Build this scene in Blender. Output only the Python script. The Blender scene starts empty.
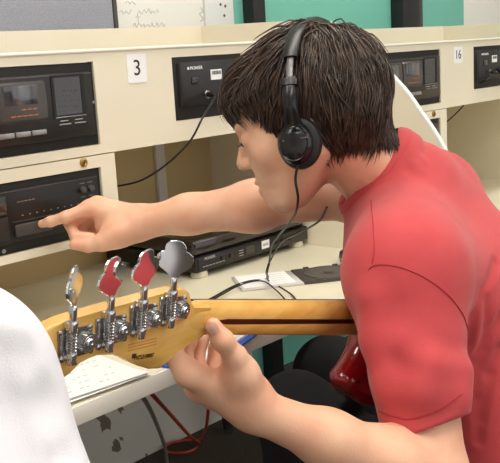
import bpy, bmesh, math, random
import numpy as np
from mathutils import Vector, Matrix, Quaternion
random.seed(7); RNG = np.random.default_rng(7)
C = bpy.context.scene.collection
scn = bpy.context.scene
# ------------------------------------------------------------------ camera
CZ = 1.245; FPX = 905.0
PITCH, ROLL, YAW = math.radians(11.3), math.radians(-3.35), math.radians(41.9)
_fw = Vector((math.cos(YAW)*math.cos(PITCH), math.sin(YAW)*math.cos(PITCH), -math.sin(PITCH)))
_rt = Vector((math.sin(YAW), -math.cos(YAW), 0)); _up = _rt.cross(_fw)
RT = _rt*math.cos(ROLL) + _up*math.sin(ROLL); UP = RT.cross(_fw); FW = _fw
EYE = Vector((0, 0, CZ))
cam = bpy.data.cameras.new('camera'); cam.sensor_width = 36; cam.lens = 36*FPX/500; cam.clip_start = .02
camo = bpy.data.objects.new('camera', cam); C.objects.link(camo)
camo.matrix_world = Matrix((( RT.x, UP.x, -FW.x, 0), (RT.y, UP.y, -FW.y, 0), (RT.z, UP.z, -FW.z, CZ), (0, 0, 0, 1)))
scn.camera = camo
def ray(x, y): return RT*((x-250)/FPX) + UP*((231.5-y)/FPX) + FW
def P(x, y, D): return EYE + ray(x, y)*D
def onX(x, y, X): d = ray(x, y); return EYE + d*(X/d.x)
def onY(x, y, Y): d = ray(x, y); return EYE + d*(Y/d.y)
def onZ(x, y, Z): d = ray(x, y); return EYE + d*((Z-CZ)/d.z)
def onP(x, y, p, n):
    d = ray(x, y); return EYE + d*((p-EYE).dot(n)/d.dot(n))
def cdir(a, b, c): return (RT*a + UP*b + FW*c).normalized()
# ------------------------------------------------------------------ materials
def lin(c):
    c = c/255
    return c/12.92 if c <= .04045 else ((c+.055)/1.055)**2.4
def rgb(c): return tuple(lin(v) for v in c) + (1,)
def mat(name, col, rough=.5, metal=0, noise=0, nscale=40, bump=0, bscale=200, spec=.5, sss=0, coat=0, trans=0, alpha=1, emit=0, col2=None, detail=3, stretch=None):
    m = bpy.data.materials.new(name); m.use_nodes = True
    nt = m.node_tree; b = nt.nodes['Principled BSDF']
    b.inputs['Base Color'].default_value = rgb(col); b.inputs['Roughness'].default_value = rough
    b.inputs['Metallic'].default_value = metal; b.inputs['Specular IOR Level'].default_value = spec
    b.inputs['Coat Weight'].default_value = coat; b.inputs['Coat Roughness'].default_value = .05
    b.inputs['Transmission Weight'].default_value = trans; b.inputs['Alpha'].default_value = alpha
    if sss:
        b.inputs['Subsurface Weight'].default_value = sss; b.inputs['Subsurface Radius'].default_value = (1, .35, .2); b.inputs['Subsurface Scale'].default_value = .006
    if emit:
        b.inputs['Emission Color'].default_value = rgb(col); b.inputs['Emission Strength'].default_value = emit
    tc = nt.nodes.new('ShaderNodeTexCoord')
    src = tc.outputs['Object']
    if stretch:
        mp = nt.nodes.new('ShaderNodeMapping'); mp.inputs['Scale'].default_value = stretch
        nt.links.new(src, mp.inputs['Vector']); src = mp.outputs['Vector']
    if noise or col2:
        n = nt.nodes.new('ShaderNodeTexNoise'); n.inputs['Scale'].default_value = nscale; n.inputs['Detail'].default_value = detail
        nt.links.new(src, n.inputs['Vector'])
        r = nt.nodes.new('ShaderNodeValToRGB')
        a = rgb(col); d = rgb(col2) if col2 else tuple(min(1, v*(1-noise)) for v in a[:3]) + (1,)
        r.color_ramp.elements[0].color = d; r.color_ramp.elements[1].color = a
        r.color_ramp.elements[0].position = .32; r.color_ramp.elements[1].position = .68
        nt.links.new(n.outputs['Fac'], r.inputs['Fac']); nt.links.new(r.outputs['Color'], b.inputs['Base Color'])
    if bump:
        n2 = nt.nodes.new('ShaderNodeTexNoise'); n2.inputs['Scale'].default_value = bscale; n2.inputs['Detail'].default_value = 2
        nt.links.new(src, n2.inputs['Vector'])
        bp = nt.nodes.new('ShaderNodeBump'); bp.inputs['Strength'].default_value = bump; bp.inputs['Distance'].default_value = .002
        nt.links.new(n2.outputs['Fac'], bp.inputs['Height']); nt.links.new(bp.outputs['Normal'], b.inputs['Normal'])
    return m
M = {}
M['cream'] = mat('cream_laminate', (233, 224, 202), .45, noise=.04, nscale=6)
M['cream_edge'] = mat('cream_edge_band', (244, 240, 228), .4)
M['tan'] = mat('tan_panel', (196, 174, 128), .5, noise=.05, nscale=5)
M['strip'] = mat('grey_strip', (205, 202, 196), .45)
M['desk'] = mat('desk_laminate', (226, 219, 196), .42, noise=.03, nscale=20)
M['black'] = mat('black_plastic', (19, 16, 17), .36)
M['black_matte'] = mat('black_matte', (17, 14, 15), .6)
M['black_gloss'] = mat('black_gloss', (16, 15, 17), .12, coat=.5)
M['face'] = mat('dark_face_plastic', (33, 29, 29), .33)
M['face2'] = mat('dark_grey_plastic', (72, 67, 65), .3)
M['screen'] = mat('dark_glass', (30, 31, 33), .08, coat=1, noise=.3, nscale=30)
M['slider'] = mat('grey_slider', (112, 110, 110), .35, metal=.6)
M['pencil'] = mat('pencil_grey', (206, 204, 198), .8)
M['dim_print'] = mat('dim_print', (132, 108, 88), .5)
M['window'] = mat('window_reflection_streaks', (92, 90, 98), .12, coat=1, nscale=26, col2=(30, 28, 32), stretch=(1.6, 1, .35))  # pale streaks in the colour stand in for reflections on the tape windows
M['silver'] = mat('silver_plastic', (165, 165, 165), .3, metal=.7)
M['chrome'] = mat('chrome', (218, 220, 224), .1, metal=1)
M['chrome_dark'] = mat('worn_chrome', (196, 194, 192), .22, metal=1, noise=.3, nscale=300)
M['brass'] = mat('brass', (168, 134, 72), .3, metal=1)
M['white'] = mat('white_paper', (240, 240, 240), .7)
M['ink'] = mat('ink_black', (22, 22, 24), .6)
M['ink_grey'] = mat('ink_grey', (170, 168, 164), .8)
M['orange_ink'] = mat('orange_print', (176, 112, 70), .5)
M['pale_ink'] = mat('pale_print', (188, 186, 182), .5)
M['cable'] = mat('cable_black', (14, 13, 14), .4)
M['red_cable'] = mat('cable_red', (188, 62, 44), .4)
M['grey_cable'] = mat('cable_grey', (150, 146, 136), .5)
M['felt'] = mat('grey_felt', (180, 182, 190), .95, nscale=400, col2=(142, 144, 156), bump=.5, bscale=500)
M['teal'] = mat('teal_paint', (122, 198, 180), .55, noise=.05, nscale=3)
M['post'] = mat('dark_post', (30, 28, 30), .5)
M['post2'] = mat('grey_post', (74, 72, 72), .5)
M['board'] = mat('white_board', (246, 244, 236), .45)
M['carpet'] = mat('dark_carpet', (84, 74, 62), .95, nscale=150, col2=(58, 50, 42), bump=.6, bscale=400)
M['ceiling'] = mat('ceiling_tile', (235, 233, 226), .9, noise=.08, nscale=60)
M['maple'] = mat('maple', (226, 182, 102), .28, nscale=7, col2=(212, 160, 78), coat=.35, stretch=(3, 3, 14))
M['walnut'] = mat('walnut_stripe', (74, 34, 14), .3, coat=.4)
M['rosewood'] = mat('rosewood', (56, 32, 22), .5, noise=.3, nscale=80)
M['red_gloss'] = mat('dark_red_lacquer', (132, 8, 12), .1, coat=1)
M['skin'] = mat('skin', (233, 186, 156), .46, nscale=22, col2=(224, 166, 136), sss=.2, bump=.12, bscale=350, detail=5)
M['skin2'] = mat('skin_pale', (226, 172, 144), .5, sss=.2)
M['nail'] = mat('nail', (240, 198, 182), .25)
M['lip'] = mat('lip', (190, 112, 100), .4, sss=.2)
M['eye'] = mat('eye_white', (232, 228, 222), .15)
M['iris'] = mat('iris', (50, 34, 24), .15)
M['hair'] = mat('dark_brown_hair', (84, 63, 50), .34, nscale=70, col2=(46, 34, 27), spec=.6)
M['shirt'] = mat('red_jersey', (194, 75, 79), .8, nscale=30, col2=(188, 70, 74), bump=.25, bscale=900, spec=.2)
M['shirt_seam'] = mat('red_jersey_seam', (168, 54, 58), .9, spec=.2)
M['white_shirt'] = mat('white_jersey', (226, 224, 230), .85, bump=.25, bscale=700, spec=.2)
M['pants'] = mat('black_trousers', (26, 26, 28), .85, noise=.2, nscale=40, bump=.3, bscale=500, spec=.25)
M['grey_pants'] = mat('grey_trousers', (84, 84, 88), .9)
M['blue'] = mat('blue_plastic', (34, 84, 190), .3)
M['lamp'] = mat('lamp_diffuser', (255, 250, 240), .5, emit=6.5)
M['metal_white'] = mat('white_enamel', (230, 230, 228), .4)
_b = M['shirt'].node_tree.nodes['Principled BSDF']; _b.inputs['Sheen Weight'].default_value = .25; _b.inputs['Sheen Roughness'].default_value = .45; _b.inputs['Sheen Tint'].default_value = (1, .75, .72, 1)
# ------------------------------------------------------------------ mesh builder
class MB:
    def __init__(s): s.bm = bmesh.new(); s.mi = 0
    def _tag(s, faces):
        for f in faces: f.material_index = s.mi
    def box(s, x0, x1, y0, y1, z0, z1, bev=0, rot=None, seg=2):
        r = bmesh.ops.create_cube(s.bm, size=1)
        vs = r['verts']
        for v in vs: v.co = Vector(((x0+x1)/2 + v.co.x*(x1-x0), (y0+y1)/2 + v.co.y*(y1-y0), (z0+z1)/2 + v.co.z*(z1-z0)))
        fs = list({f for v in vs for f in v.link_faces}); s._tag(fs)
        if bev:
            es = list({e for v in vs for e in v.link_edges})
            rr = bmesh.ops.bevel(s.bm, geom=es, offset=bev, segments=seg, affect='EDGES', profile=.5); vs = rr['verts']; s._tag(rr['faces'])
        if rot:
            for v in vs: v.co = rot @ v.co
        return vs
    def prism(s, pts, off, bev=0):
        # polygon (list of Vector) extruded by vector off
        n = len(pts); a = [s.bm.verts.new(p) for p in pts]; b = [s.bm.verts.new(p+off) for p in pts]
        fs = [s.bm.faces.new(a), s.bm.faces.new(b[::-1])]
        for i in range(n): fs.append(s.bm.faces.new((a[i], b[i], b[(i+1) % n], a[(i+1) % n])))
        s._tag(fs)
        if bev:
            es = list({e for f in fs[:2] for e in f.edges})
            rr = bmesh.ops.bevel(s.bm, geom=es, offset=bev, segments=2, affect='EDGES', profile=.5); s._tag(rr['faces'])
        return a+b
    def tube(s, pts, r, n=10, cap=True, ell=None):
        pts = [Vector(p) for p in pts]; rs = r if isinstance(r, (list, tuple)) else [r]*len(pts)
        t0 = (pts[1]-pts[0]).normalized(); u = t0.orthogonal().normalized(); rings = []
        for i, p in enumerate(pts):
            t = (pts[min(i+1, len(pts)-1)] - pts[max(i-1, 0)]).normalized()
            u = (u - t*u.dot(t)).normalized(); w = t.cross(u)
            rings.append([s.bm.verts.new(p + (u*math.cos(2*math.pi*k/n) + w*math.sin(2*math.pi*k/n))*rs[i]) for k in range(n)])
        fs = []
        for a, b in zip(rings, rings[1:]):
            for k in range(n): fs.append(s.bm.faces.new((a[k], a[(k+1) % n], b[(k+1) % n], b[k])))
        if cap: fs += [s.bm.faces.new(rings[0][::-1]), s.bm.faces.new(rings[-1])]
        s._tag(fs)
    def cyl(s, a, b, ra, rb=None, n=20, bev=0):
        a, b = Vector(a), Vector(b); rb = ra if rb is None else rb
        if bev:
            t = (b-a).normalized()
            s.tube([a, a+t*bev*.3, a+t*bev, b-t*bev, b-t*bev*.3, b], [ra-bev, ra-bev*.3, ra, rb, rb-bev*.3, rb-bev], n)
        else: s.tube([a, b], [ra, rb], n)
    def lathe(s, o, axis, prof, n=24, su=1, u=None):
        # prof: list of (r, h) along axis from o ; su stretches along u
        o = Vector(o); ax = Vector(axis).normalized(); u = (Vector(u) - ax*Vector(u).dot(ax)).normalized() if u is not None else ax.orthogonal().normalized(); w = ax.cross(u); rings = []
        for r, h in prof:
            rings.append([s.bm.verts.new(o + ax*h + (u*su*math.cos(2*math.pi*k/n) + w*math.sin(2*math.pi*k/n))*max(r, 1e-5)) for k in range(n)])
        fs = []
        for a, b in zip(rings, rings[1:]):
            for k in range(n): fs.append(s.bm.faces.new((a[k], a[(k+1) % n], b[(k+1) % n], b[k])))
        fs += [s.bm.faces.new(rings[0][::-1]), s.bm.faces.new(rings[-1])]
        s._tag(fs)
    def ball(s, c, r, sc=(1, 1, 1), n=16):
        q = bmesh.ops.create_uvsphere(s.bm, u_segments=n, v_segments=n//2+2, radius=r)
        for v in q['verts']: v.co = Vector(c) + Vector((v.co.x*sc[0], v.co.y*sc[1], v.co.z*sc[2]))
        s._tag({f for v in q['verts'] for f in v.link_faces})
    def arrays(s, V, Q):
        vs = [s.bm.verts.new(v) for v in V]
        for q in Q:
            f = s.bm.faces.new([vs[i] for i in q]); f.material_index = s.mi
def text_mesh(body, size, ext=.0003):
    cu = bpy.data.curves.new('lettering', 'FONT'); cu.body = body; cu.size = size; cu.extrude = ext; cu.align_x = 'CENTER'; cu.align_y = 'CENTER'
    o = bpy.data.objects.new('lettering', cu); C.objects.link(o)
    dg = bpy.context.evaluated_depsgraph_get(); me = bpy.data.meshes.new_from_object(o.evaluated_get(dg))
    bpy.data.objects.remove(o); bpy.data.curves.remove(cu)
    return me
def add_text(mb, body, size, origin, xdir, ydir, ext=.0003):
    me = text_mesh(body, size, ext); x = Vector(xdir).normalized(); y = Vector(ydir).normalized(); z = x.cross(y)
    me.transform(Matrix(((x.x, y.x, z.x, origin[0]), (x.y, y.y, z.y, origin[1]), (x.z, y.z, z.z, origin[2]), (0, 0, 0, 1))))
    n0 = len(mb.bm.faces); mb.bm.from_mesh(me); bpy.data.meshes.remove(me)
    mb.bm.faces.ensure_lookup_table()
    for f in mb.bm.faces[n0:]: f.material_index = mb.mi
ROOTM = {}
def obj(name, mb, mats, parent=None, smooth=True, local=False, ang=35, kind=None, label=None):
    bm = mb.bm if isinstance(mb, MB) else mb
    bmesh.ops.recalc_face_normals(bm, faces=bm.faces)
    me = bpy.data.meshes.new(name); bm.to_mesh(me); bm.free()
    return finish(name, me, mats, parent, smooth, local, ang, kind, label)
def finish(name, me, mats, parent=None, smooth=True, local=False, ang=35, kind=None, label=None):
    for m in (mats if isinstance(mats, (list, tuple)) else [mats]): me.materials.append(M[m])
    if smooth:
        me.polygons.foreach_set('use_smooth', [True]*len(me.polygons))
        if ang: me.set_sharp_from_angle(angle=math.radians(ang))
    o = bpy.data.objects.new(name, me); C.objects.link(o)
    if parent:
        o.parent = parent; r = parent
        while r.parent: r = r.parent
        ROOTM[o] = None
        if not local: me.transform(r.matrix_basis.inverted())
    if kind: o['kind'] = kind
    if label: o['label'] = label
    return o
def thing(name, label, cat, loc=(0, 0, 0), group=None, rotz=0):
    o = bpy.data.objects.new(name, None); o.empty_display_size = .05; C.objects.link(o)
    o.location = loc; o.rotation_euler = (0, 0, rotz)
    o.matrix_basis = Matrix.Translation(Vector(loc)) @ Matrix.Rotation(rotz, 4, 'Z')
    o['label'] = label; o['category'] = cat
    if group: o['group'] = group
    return o
def tag(o, label, cat, group=None):
    o['label'] = label; o['category'] = cat
    if group: o['group'] = group
    return o
def recenter(o):
    # move the origin of a one-mesh thing to the middle of its base
    me = o.data; xs = [v.co for v in me.vertices]
    c = Vector((sum(v.x for v in xs)/len(xs), sum(v.y for v in xs)/len(xs), min(v.z for v in xs)))
    me.transform(Matrix.Translation(-c)); o.location = c; return o
def one(name, mb, mats, label, cat, group=None, **k):
    return recenter(tag(obj(name, mb, mats, None, **k), label, cat, group))
def dup(root, off, label, group=None):
    r = root.copy(); C.objects.link(r); r.location = Vector(root.location) + Vector(off); r['label'] = label
    if group: r['group'] = group
    for ch in root.children:
        c = ch.copy(); C.objects.link(c); c.parent = r
        for g in ch.children:
            d = g.copy(); C.objects.link(d); d.parent = c
    return r
def catmull(pts, n=10):
    pts = [Vector(p) for p in pts]; out = []
    q = [pts[0]*2-pts[1]] + pts + [pts[-1]*2-pts[-2]]
    for i in range(1, len(q)-2):
        for k in range(n):
            t = k/n; a, b, c, d = q[i-1:i+3]
            out.append(.5*((2*b) + (c-a)*t + (2*a-5*b+4*c-d)*t*t + (3*b-a-3*c+d)*t**3))
    out.append(pts[-1]); return out
# ------------------------------------------------------------------ the room
def struct(name, mb, mats, **k):
    return obj(name, mb, mats, None, kind='structure', **k)
WY = 2.07
b = MB(); b.box(-3, 6, -3, WY+.1, -.1, 0); struct('floor', b, 'carpet', smooth=False)
b = MB(); b.box(-3, 6, -3, WY+.1, 2.75, 2.85); struct('ceiling', b, 'ceiling', smooth=False)
b = MB(); b.box(6, 6.1, -3, WY+.1, 0, 2.75); struct('wall_right', b, 'board', smooth=False)
b = MB(); b.box(-3.1, -3, -3, WY+.1, 0, 2.75); struct('wall_left', b, 'board', smooth=False)
# back wall: grey painted part, teal part
mw = mat('wall_grey_paint', (220, 216, 206), .7, noise=.05, nscale=8)
nt = mw.node_tree; bs = nt.nodes['Principled BSDF']
tc = nt.nodes.new('ShaderNodeTexCoord'); n = nt.nodes.new('ShaderNodeTexNoise'); n.inputs['Scale'].default_value = 6.5; n.inputs['Detail'].default_value = 3; n.inputs['Distortion'].default_value = 1.3
nt.links.new(tc.outputs['Object'], n.inputs['Vector'])
r = nt.nodes.new('ShaderNodeValToRGB'); r.color_ramp.elements[0].position = .67; r.color_ramp.elements[1].position = .68
nt.links.new(n.outputs['Fac'], r.inputs['Fac'])
mx = nt.nodes.new('ShaderNodeMix'); mx.data_type = 'RGBA'
old = bs.inputs['Base Color'].links[0].from_socket
nt.links.new(r.outputs['Color'], mx.inputs['Factor']); nt.links.new(old, mx.inputs['A']); mx.inputs['B'].default_value = rgb((122, 112, 98))
nt.links.new(mx.outputs['Result'], bs.inputs['Base Color'])
M['wall_grey'] = mw
b = MB(); b.box(-3, 2.28, WY, WY+.1, 0, 2.75); b.mi = 1; b.box(2.28, 3.86, WY, WY+.1, 0, 2.75); b.mi = 2; b.box(3.86, 6, WY, WY+.1, 0, 2.75)
struct('wall_back', b, ['wall_grey', 'teal', 'board'], smooth=False)
b = MB(); b.box(2.42, 3.86, WY-.012, WY, 0, .09, .003); struct('baseboard_back', b, 'post2')
b = MB(); b.box(2.335, 2.395, WY-.05, WY, 0, 2.75, .003); struct('trim_1', b, 'post')
b = MB(); b.box(3.245, 3.375, WY-.06, WY, 0, 2.75, .003); b.mi = 1; b.box(3.375, 3.45, WY-.03, WY, 0, 2.75, .003); struct('trim_2', b, ['post', 'post2'])
# grey felt board and white board standing on the wall behind the carrels
b = MB(); b.box(-.4, 1.745, WY-.03, WY-.004, .745, 2.2, .004); b.mi = 1; b.box(1.745, 1.757, WY-.034, WY-.004, .745, 2.2)
one('pinboard', b, ['felt', 'post2'], 'grey felt pinboard on the wall above the carrel at the left', 'pinboard')
wbr = thing('whiteboard', 'white board with faint pencil writing on the wall beside the grey pinboard', 'whiteboard', (2.0, WY, 1.0))
b = MB(); b.box(1.762, 2.125, WY-.02, WY, 1.0, 2.2, .002); obj('panel', b, 'board', wbr)
b = MB(); b.box(2.128, 2.262, WY-.026, WY, 1.0, 2.2, .002); b.mi = 1
for x, z in ((2.2, 1.395), (2.215, 1.36), (2.222, 1.39)): b.cyl((x, WY-.0265, z), (x, WY-.0245, z), .005, n=10)
obj('frame', b, ['metal_white', 'post2'], wbr)
b = MB()
def scribble(mb, x, z, w, seed, r=.0012, amp=.008, y=WY-.0205):
    rr = random.Random(seed); pts = []; n = int(w/.006)
    for i in range(n):
        pts.append(Vector((x+i*w/n+rr.uniform(-.003, .003), y, z + amp*math.sin(i*2.1)*rr.uniform(.3, 1.3))))
    mb.tube(catmull(pts, 4), r, 5)
p = onY(120, 12, WY-.0205); q = onY(150, 11, WY-.0205); scribble(b, p.x, p.z, .05, 1); scribble(b, p.x+.07, p.z, .09, 2)
p = onY(130, 3, WY-.0205); scribble(b, p.x-.015, p.z, .04, 3)
p = onY(138, 17, WY-.0205); b.tube([p+Vector((0, 0, .012)), p-Vector((0, 0, .02))], .0012, 5); b.tube([p+Vector((-.01, 0, 0)), p+Vector((.01, 0, 0))], .0012, 5)
p = onY(133, 26, WY-.0205); scribble(b, p.x, p.z, .14, 5)
p = onY(201, 14, WY-.0205); b.tube(catmull([p+Vector((0, 0, .02)), p+Vector((.01, 0, .008)), p+Vector((-.006, 0, 0)), p+Vector((.008, 0, -.014)), p+Vector((-.004, 0, -.022))], 5), .0018, 5)
obj('handwriting', b, 'pencil', wbr)
# ------------------------------------------------------------------ ceiling lights (fluorescent troffers)
lt = thing('ceiling_light', 'unseen long fluorescent ceiling light', 'ceiling light', (1.2, 1.0, 2.75), 'fluorescent ceiling lights')
b = MB()
b.box(.55, 1.85, .93, 1.07+.2, 2.70, 2.75, .004); obj('frame', b, 'metal_white', lt)
b = MB(); b.box(.58, 1.82, .96, 1.24, 2.692, 2.70, .002); obj('diffuser', b, 'lamp', lt)
for dx, dy in ((1.9, 0), (-1.9, 0), (0, -1.5), (1.9, -1.5), (-1.9, -1.5), (0, -3.0), (1.9, -3.0), (-.95, -.72)):  # the last offset is an extra fixture, added to brighten the sheet music
    dup(lt, (dx, dy, 0), 'unseen long fluorescent ceiling light')
# ------------------------------------------------------------------ carrel desks
DX, DZ = 1.317, -.025
YF, YB = 1.39, 1.77
XL, XR = .526, 1.8326
TOP = .74
desk = thing('desk', 'cream carrel desk with papers, an open disc case and a record player', 'desk', (1.16, 1.5, 0), 'carrel desks')
b = MB(); b.box(XL, XR-.011, 1.061, 2.04, TOP-.03, TOP, .001); obj('worktop', b, 'desk', desk)
b = MB(); b.box(XL, XR-.011, 1.056, 1.0605, TOP-.031, TOP-.0005, .0012); obj('edge_band', b, 'cream_edge', desk)
for x, y in ((.713, 1.97), (.60, 1.13), (1.70, 1.13)):
    b = MB(); b.cyl((x, y, .02), (x, y, TOP-.03), .019, n=20); lg = obj('leg', b, 'post', desk)
    b = MB(); b.cyl((x, y, 0), (x, y, .022), .014, .02, n=20); obj('foot', b, 'chrome', lg)
desk2 = dup(desk, (DX, 0, DZ+.0), 'cream carrel desk beyond the curved partition, under the sign 16')
desk2.location.z = 0; desk2.scale = (1, 1, (TOP+DZ)/TOP)
car = thing('study_carrel', 'cream carrel cabinet with the sign 3 and a curved partition', 'carrel', (1.16, 1.58, TOP), 'study carrels')
def grid_plate(mb, xs, zs, holes, y0, y1):
    xs = sorted(set(xs + [h[0] for h in holes] + [h[1] for h in holes])); zs = sorted(set(zs + [h[2] for h in holes] + [h[3] for h in holes]))
    bm = mb.bm; vd = {}
    def vv(x, y, z):
        k = (round(x, 5), y, round(z, 5))
        if k not in vd: vd[k] = bm.verts.new((x, y, z))
        return vd[k]
    def solid(i, j):
        if i < 0 or j < 0 or i >= len(xs)-1 or j >= len(zs)-1: return False
        cx, cz = (xs[i]+xs[i+1])/2, (zs[j]+zs[j+1])/2
        return not any(h[0] < cx < h[1] and h[2] < cz < h[3] for h in holes)
    for i in range(len(xs)-1):
        for j in range(len(zs)-1):
            if not solid(i, j): continue
            a, c, d, e = xs[i], xs[i+1], zs[j], zs[j+1]
            bm.faces.new((vv(a, y0, d), vv(c, y0, d), vv(c, y0, e), vv(a, y0, e)))
            bm.faces.new((vv(a, y1, d), vv(a, y1, e), vv(c, y1, e), vv(c, y1, d)))
            if not solid(i-1, j): bm.faces.new((vv(a, y0, d), vv(a, y0, e), vv(a, y1, e), vv(a, y1, d)))
            if not solid(i+1, j): bm.faces.new((vv(c, y0, d), vv(c, y1, d), vv(c, y1, e), vv(c, y0, e)))
            if not solid(i, j-1): bm.faces.new((vv(a, y0, d), vv(a, y1, d), vv(c, y1, d), vv(c, y0, d)))
            if not solid(i, j+1): bm.faces.new((vv(a, y0, e), vv(c, y0, e), vv(c, y1, e), vv(a, y1, e)))
DK = (.688, 1.128, CZ-.1625, CZ-.0035)     # opening of the tape deck
PH = (1.336, 1.556, CZ-.138, CZ-.0045)     # opening of the headphone unit
LO = (.683, 1.123, CZ-.336, CZ-.2065)      # opening of the lower player
FT, FB, CB = CZ+.016, CZ-.181, CZ-.352
b = MB(); grid_plate(b, [XL, XR-.01], [FB, FT], [DK, PH], YF, YF+.018); obj('fascia', b, 'cream', car, smooth=False)
b = MB(); b.box(XL, XR-.01, YF-.004, YF+.022, FT-.002, FT+.004, .002); obj('top_lip', b, 'cream_edge', car)
b = MB(); b.box(XL, XR-.01, YF+.018, YB, CZ-.179, CZ-.163); obj('shelf', b, 'cream', car, smooth=False)
cab = MB(); grid_plate(cab, [XL, 1.161], [CB, FB-.002], [LO], YF, YF+.018)
cab.box(1.143, 1.161, YF+.018, YB, CB, CZ-.183); cab.box(XL, XL+.018, YF+.018, YB, CB, CZ-.183); cab.box(XL, 1.161, YF+.018, YB, CB-.001, CB+.013)
cb = obj('cabinet', cab, 'cream', car, smooth=False)
b = MB(); c0 = Vector((1.082, YF, CZ-.1925)); b.lathe(c0, (0, -1, 0), [(.0085, -.002), (.0085, .003), (.0065, .0045), (.005, .0048), (.004, .0035), (0.0005, .0035)], 20)
b.mi = 1; b.box(1.0812, 1.0828, YF-.0042, YF-.002, CZ-.1965, CZ-.1885); obj('lock', b, ['brass', 'ink'], cb)
b = MB(); b.box(XL, XR-.01, YB, YB+.018, TOP, CZ+.073); b.mi = 1
obj('back_panel', b, ['cream', 'tan'], car, smooth=False)
b = MB(); b.box(XL, XR-.0105, YB-.004, YB, TOP, CZ-.18); obj('cavity_panel', b, 'tan', car, smooth=False)  # tan panel over the back panel, below the shelf only
b = MB(); b.box(1.606, 1.637, YB-.016, YB-.004, TOP, CZ-.179, .002); obj('cable_channel', b, 'strip', car)
# curved side partition
prof = [(YB+.018, TOP), (YB+.018, CZ+.073), (YF+.02, CZ+.066), (1.33, CZ+.05), (1.262, CZ+.008), (1.204, CZ-.044), (1.167, CZ-.078), (1.128, CZ-.117), (1.088, CZ-.168), (1.048, CZ-.222), (1.012, CZ-.29), (.99, CZ-.37), (.985, CZ-.44), (.985, CZ-.53), (1.05, CZ-.53), (1.05, TOP)]
up_ = [Vector((0, y, z)) for y, z in prof]
cur = catmull(up_[2:13], 5)
poly = up_[:2] + cur + up_[13:]
b = MB(); b.prism([Vector((XR-.01, p.y, p.z)) for p in poly], Vector((.013, 0, 0))); obj('partition', b, 'cream', car, smooth=False)
b = MB(); pl = [Vector((XR-.0035, p.y, p.z)) for p in cur + up_[13:14]]
for k in range(len(pl)-1):
    t = (pl[k+1]-pl[k]).normalized(); nn = Vector((0, -t.z, t.y)); nn = nn if nn.y < 0 or (abs(nn.y) < .3 and nn.z > 0) else -nn
    a, c = pl[k], pl[k+1]
    q = [a+Vector((-.0072, 0, 0)), a+Vector((.0072, 0, 0)), c+Vector((.0072, 0, 0)), c+Vector((-.0072, 0, 0))]
    b.prism(q, nn*.004)
obj('edge_strip', b, 'metal_white', car, smooth=False)
car2 = dup(car, (DX, 0, DZ), 'cream carrel cabinet with the sign 16, beyond the curved partition')
# ------------------------------------------------------------------ signs
def sign(name, pxs, txt, label, size):
    x0, x1, z0, z1 = pxs; r = thing(name, label, 'sign', ((x0+x1)/2, YF, z0))
    b = MB(); b.box(x0, x1, YF-.0012, YF-.0002, z0, z1); obj('card', b, 'white', r, smooth=False)
    b = MB(); add_text(b, txt, size, ((x0+x1)/2, YF-.0015, (z0+z1)/2), (1, 0, 0), (0, 0, 1), .0003); obj('numeral', b, 'ink', r, smooth=False)
sign('number_sign', (1.212, 1.263, CZ-.051, CZ+.006), '3', 'white card printed with a black numeral 3', .044)
sign('number_sign', (2.524, 2.580, CZ-.075, CZ-.026), '16', 'white card printed with a black number 16', .038)
# ------------------------------------------------------------------ tape deck
yf = YF
X0 = DK[1]
dk = thing('cassette_deck', 'black cassette deck set in the carrel cabinet left of the sign 3', 'cassette deck', (X0, yf, DK[2]), 'cassette decks')
b = MB(); b.box(DK[0]+.001, DK[1]-.001, yf+.004, yf+.25, DK[2]+.001, DK[3]-.001, .001); obj('case', b, 'black_matte', dk)
b = MB(); b.box(X0-.425, X0-.012, yf-.006, yf+.004, CZ-.143, CZ-.021, .004)
b.mi = 1; b.box(X0-.424, X0-.013, yf-.0068, yf-.005, CZ-.027, CZ-.0235, .0007)
obj('faceplate', b, ['face', 'face2'], dk)
for x0, x1, wx0, wx1 in ((-.2265, -.125, -.215, -.145), (-.335, -.2335, -.324, -.254)):
    b = MB()
    pf = [(-.032, .006), (-.036, .011), (-.07, .0135), (-.098, .012), (-.104, .006)]
    pts = [Vector((X0+x0, yf-y, CZ+z)) for z, y in pf]; b.prism(pts, Vector((x1-x0, 0, 0)), .0008)
    d = obj('tape_door', b, 'face2', dk)
    b = MB(); b.box(X0+wx0, X0+wx1, yf-.0142, yf-.011, CZ-.072, CZ-.038, .001); obj('window', b, 'window', d)
    b = MB()
    for k in range(3): b.box(X0+x0+.045+k*.012, X0+x0+.054+k*.012, yf-.0142, yf-.013, CZ-.0815, CZ-.0795)
    for k in range(5): b.box(X0+x0+.022+k*.012, X0+x0+.032+k*.012, yf-.0138, yf-.0125, CZ-.0925, CZ-.0905)
    obj('print', b, 'orange_ink', d, smooth=False)
b = MB()
for k in range(6): b.box(X0-.335+k*.0345, X0-.335+k*.0345+.0315, yf-.012, yf-.006, CZ-.1285, CZ-.1195, .001)
obj('transport_keys', b, 'silver', dk)
b = MB(); grid_plate(b, [X0-.108, X0-.032], [CZ-.103, CZ-.024], [(X0-.102, X0-.04, CZ-.098, CZ-.029)], yf-.0075, yf-.002); fr = obj('display_frame', b, 'black_matte', dk, smooth=False)
b = MB(); b.prism([Vector((X0-.102, yf-.0062, CZ-.098)), Vector((X0-.04, yf-.0062, CZ-.098)), Vector((X0-.04, yf-.0062, CZ-.029)), Vector((X0-.102, yf-.0062, CZ-.029))], Vector((0, .002, 0))); b.mi = 1
for r_ in range(5):
    for c_ in range(4): b.box(X0-.095+c_*.0135, X0-.087+c_*.0135, yf-.0066, yf-.006, CZ-.092+r_*.0095, CZ-.0905+r_*.0095)
b.box(X0-.06, X0-.047, yf-.0066, yf-.006, CZ-.088, CZ-.082); b.box(X0-.062, X0-.048, yf-.0066, yf-.006, CZ-.058, CZ-.053)
obj('level_display', b, ['screen', 'face2'], dk, smooth=False)
b = MB()
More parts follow.
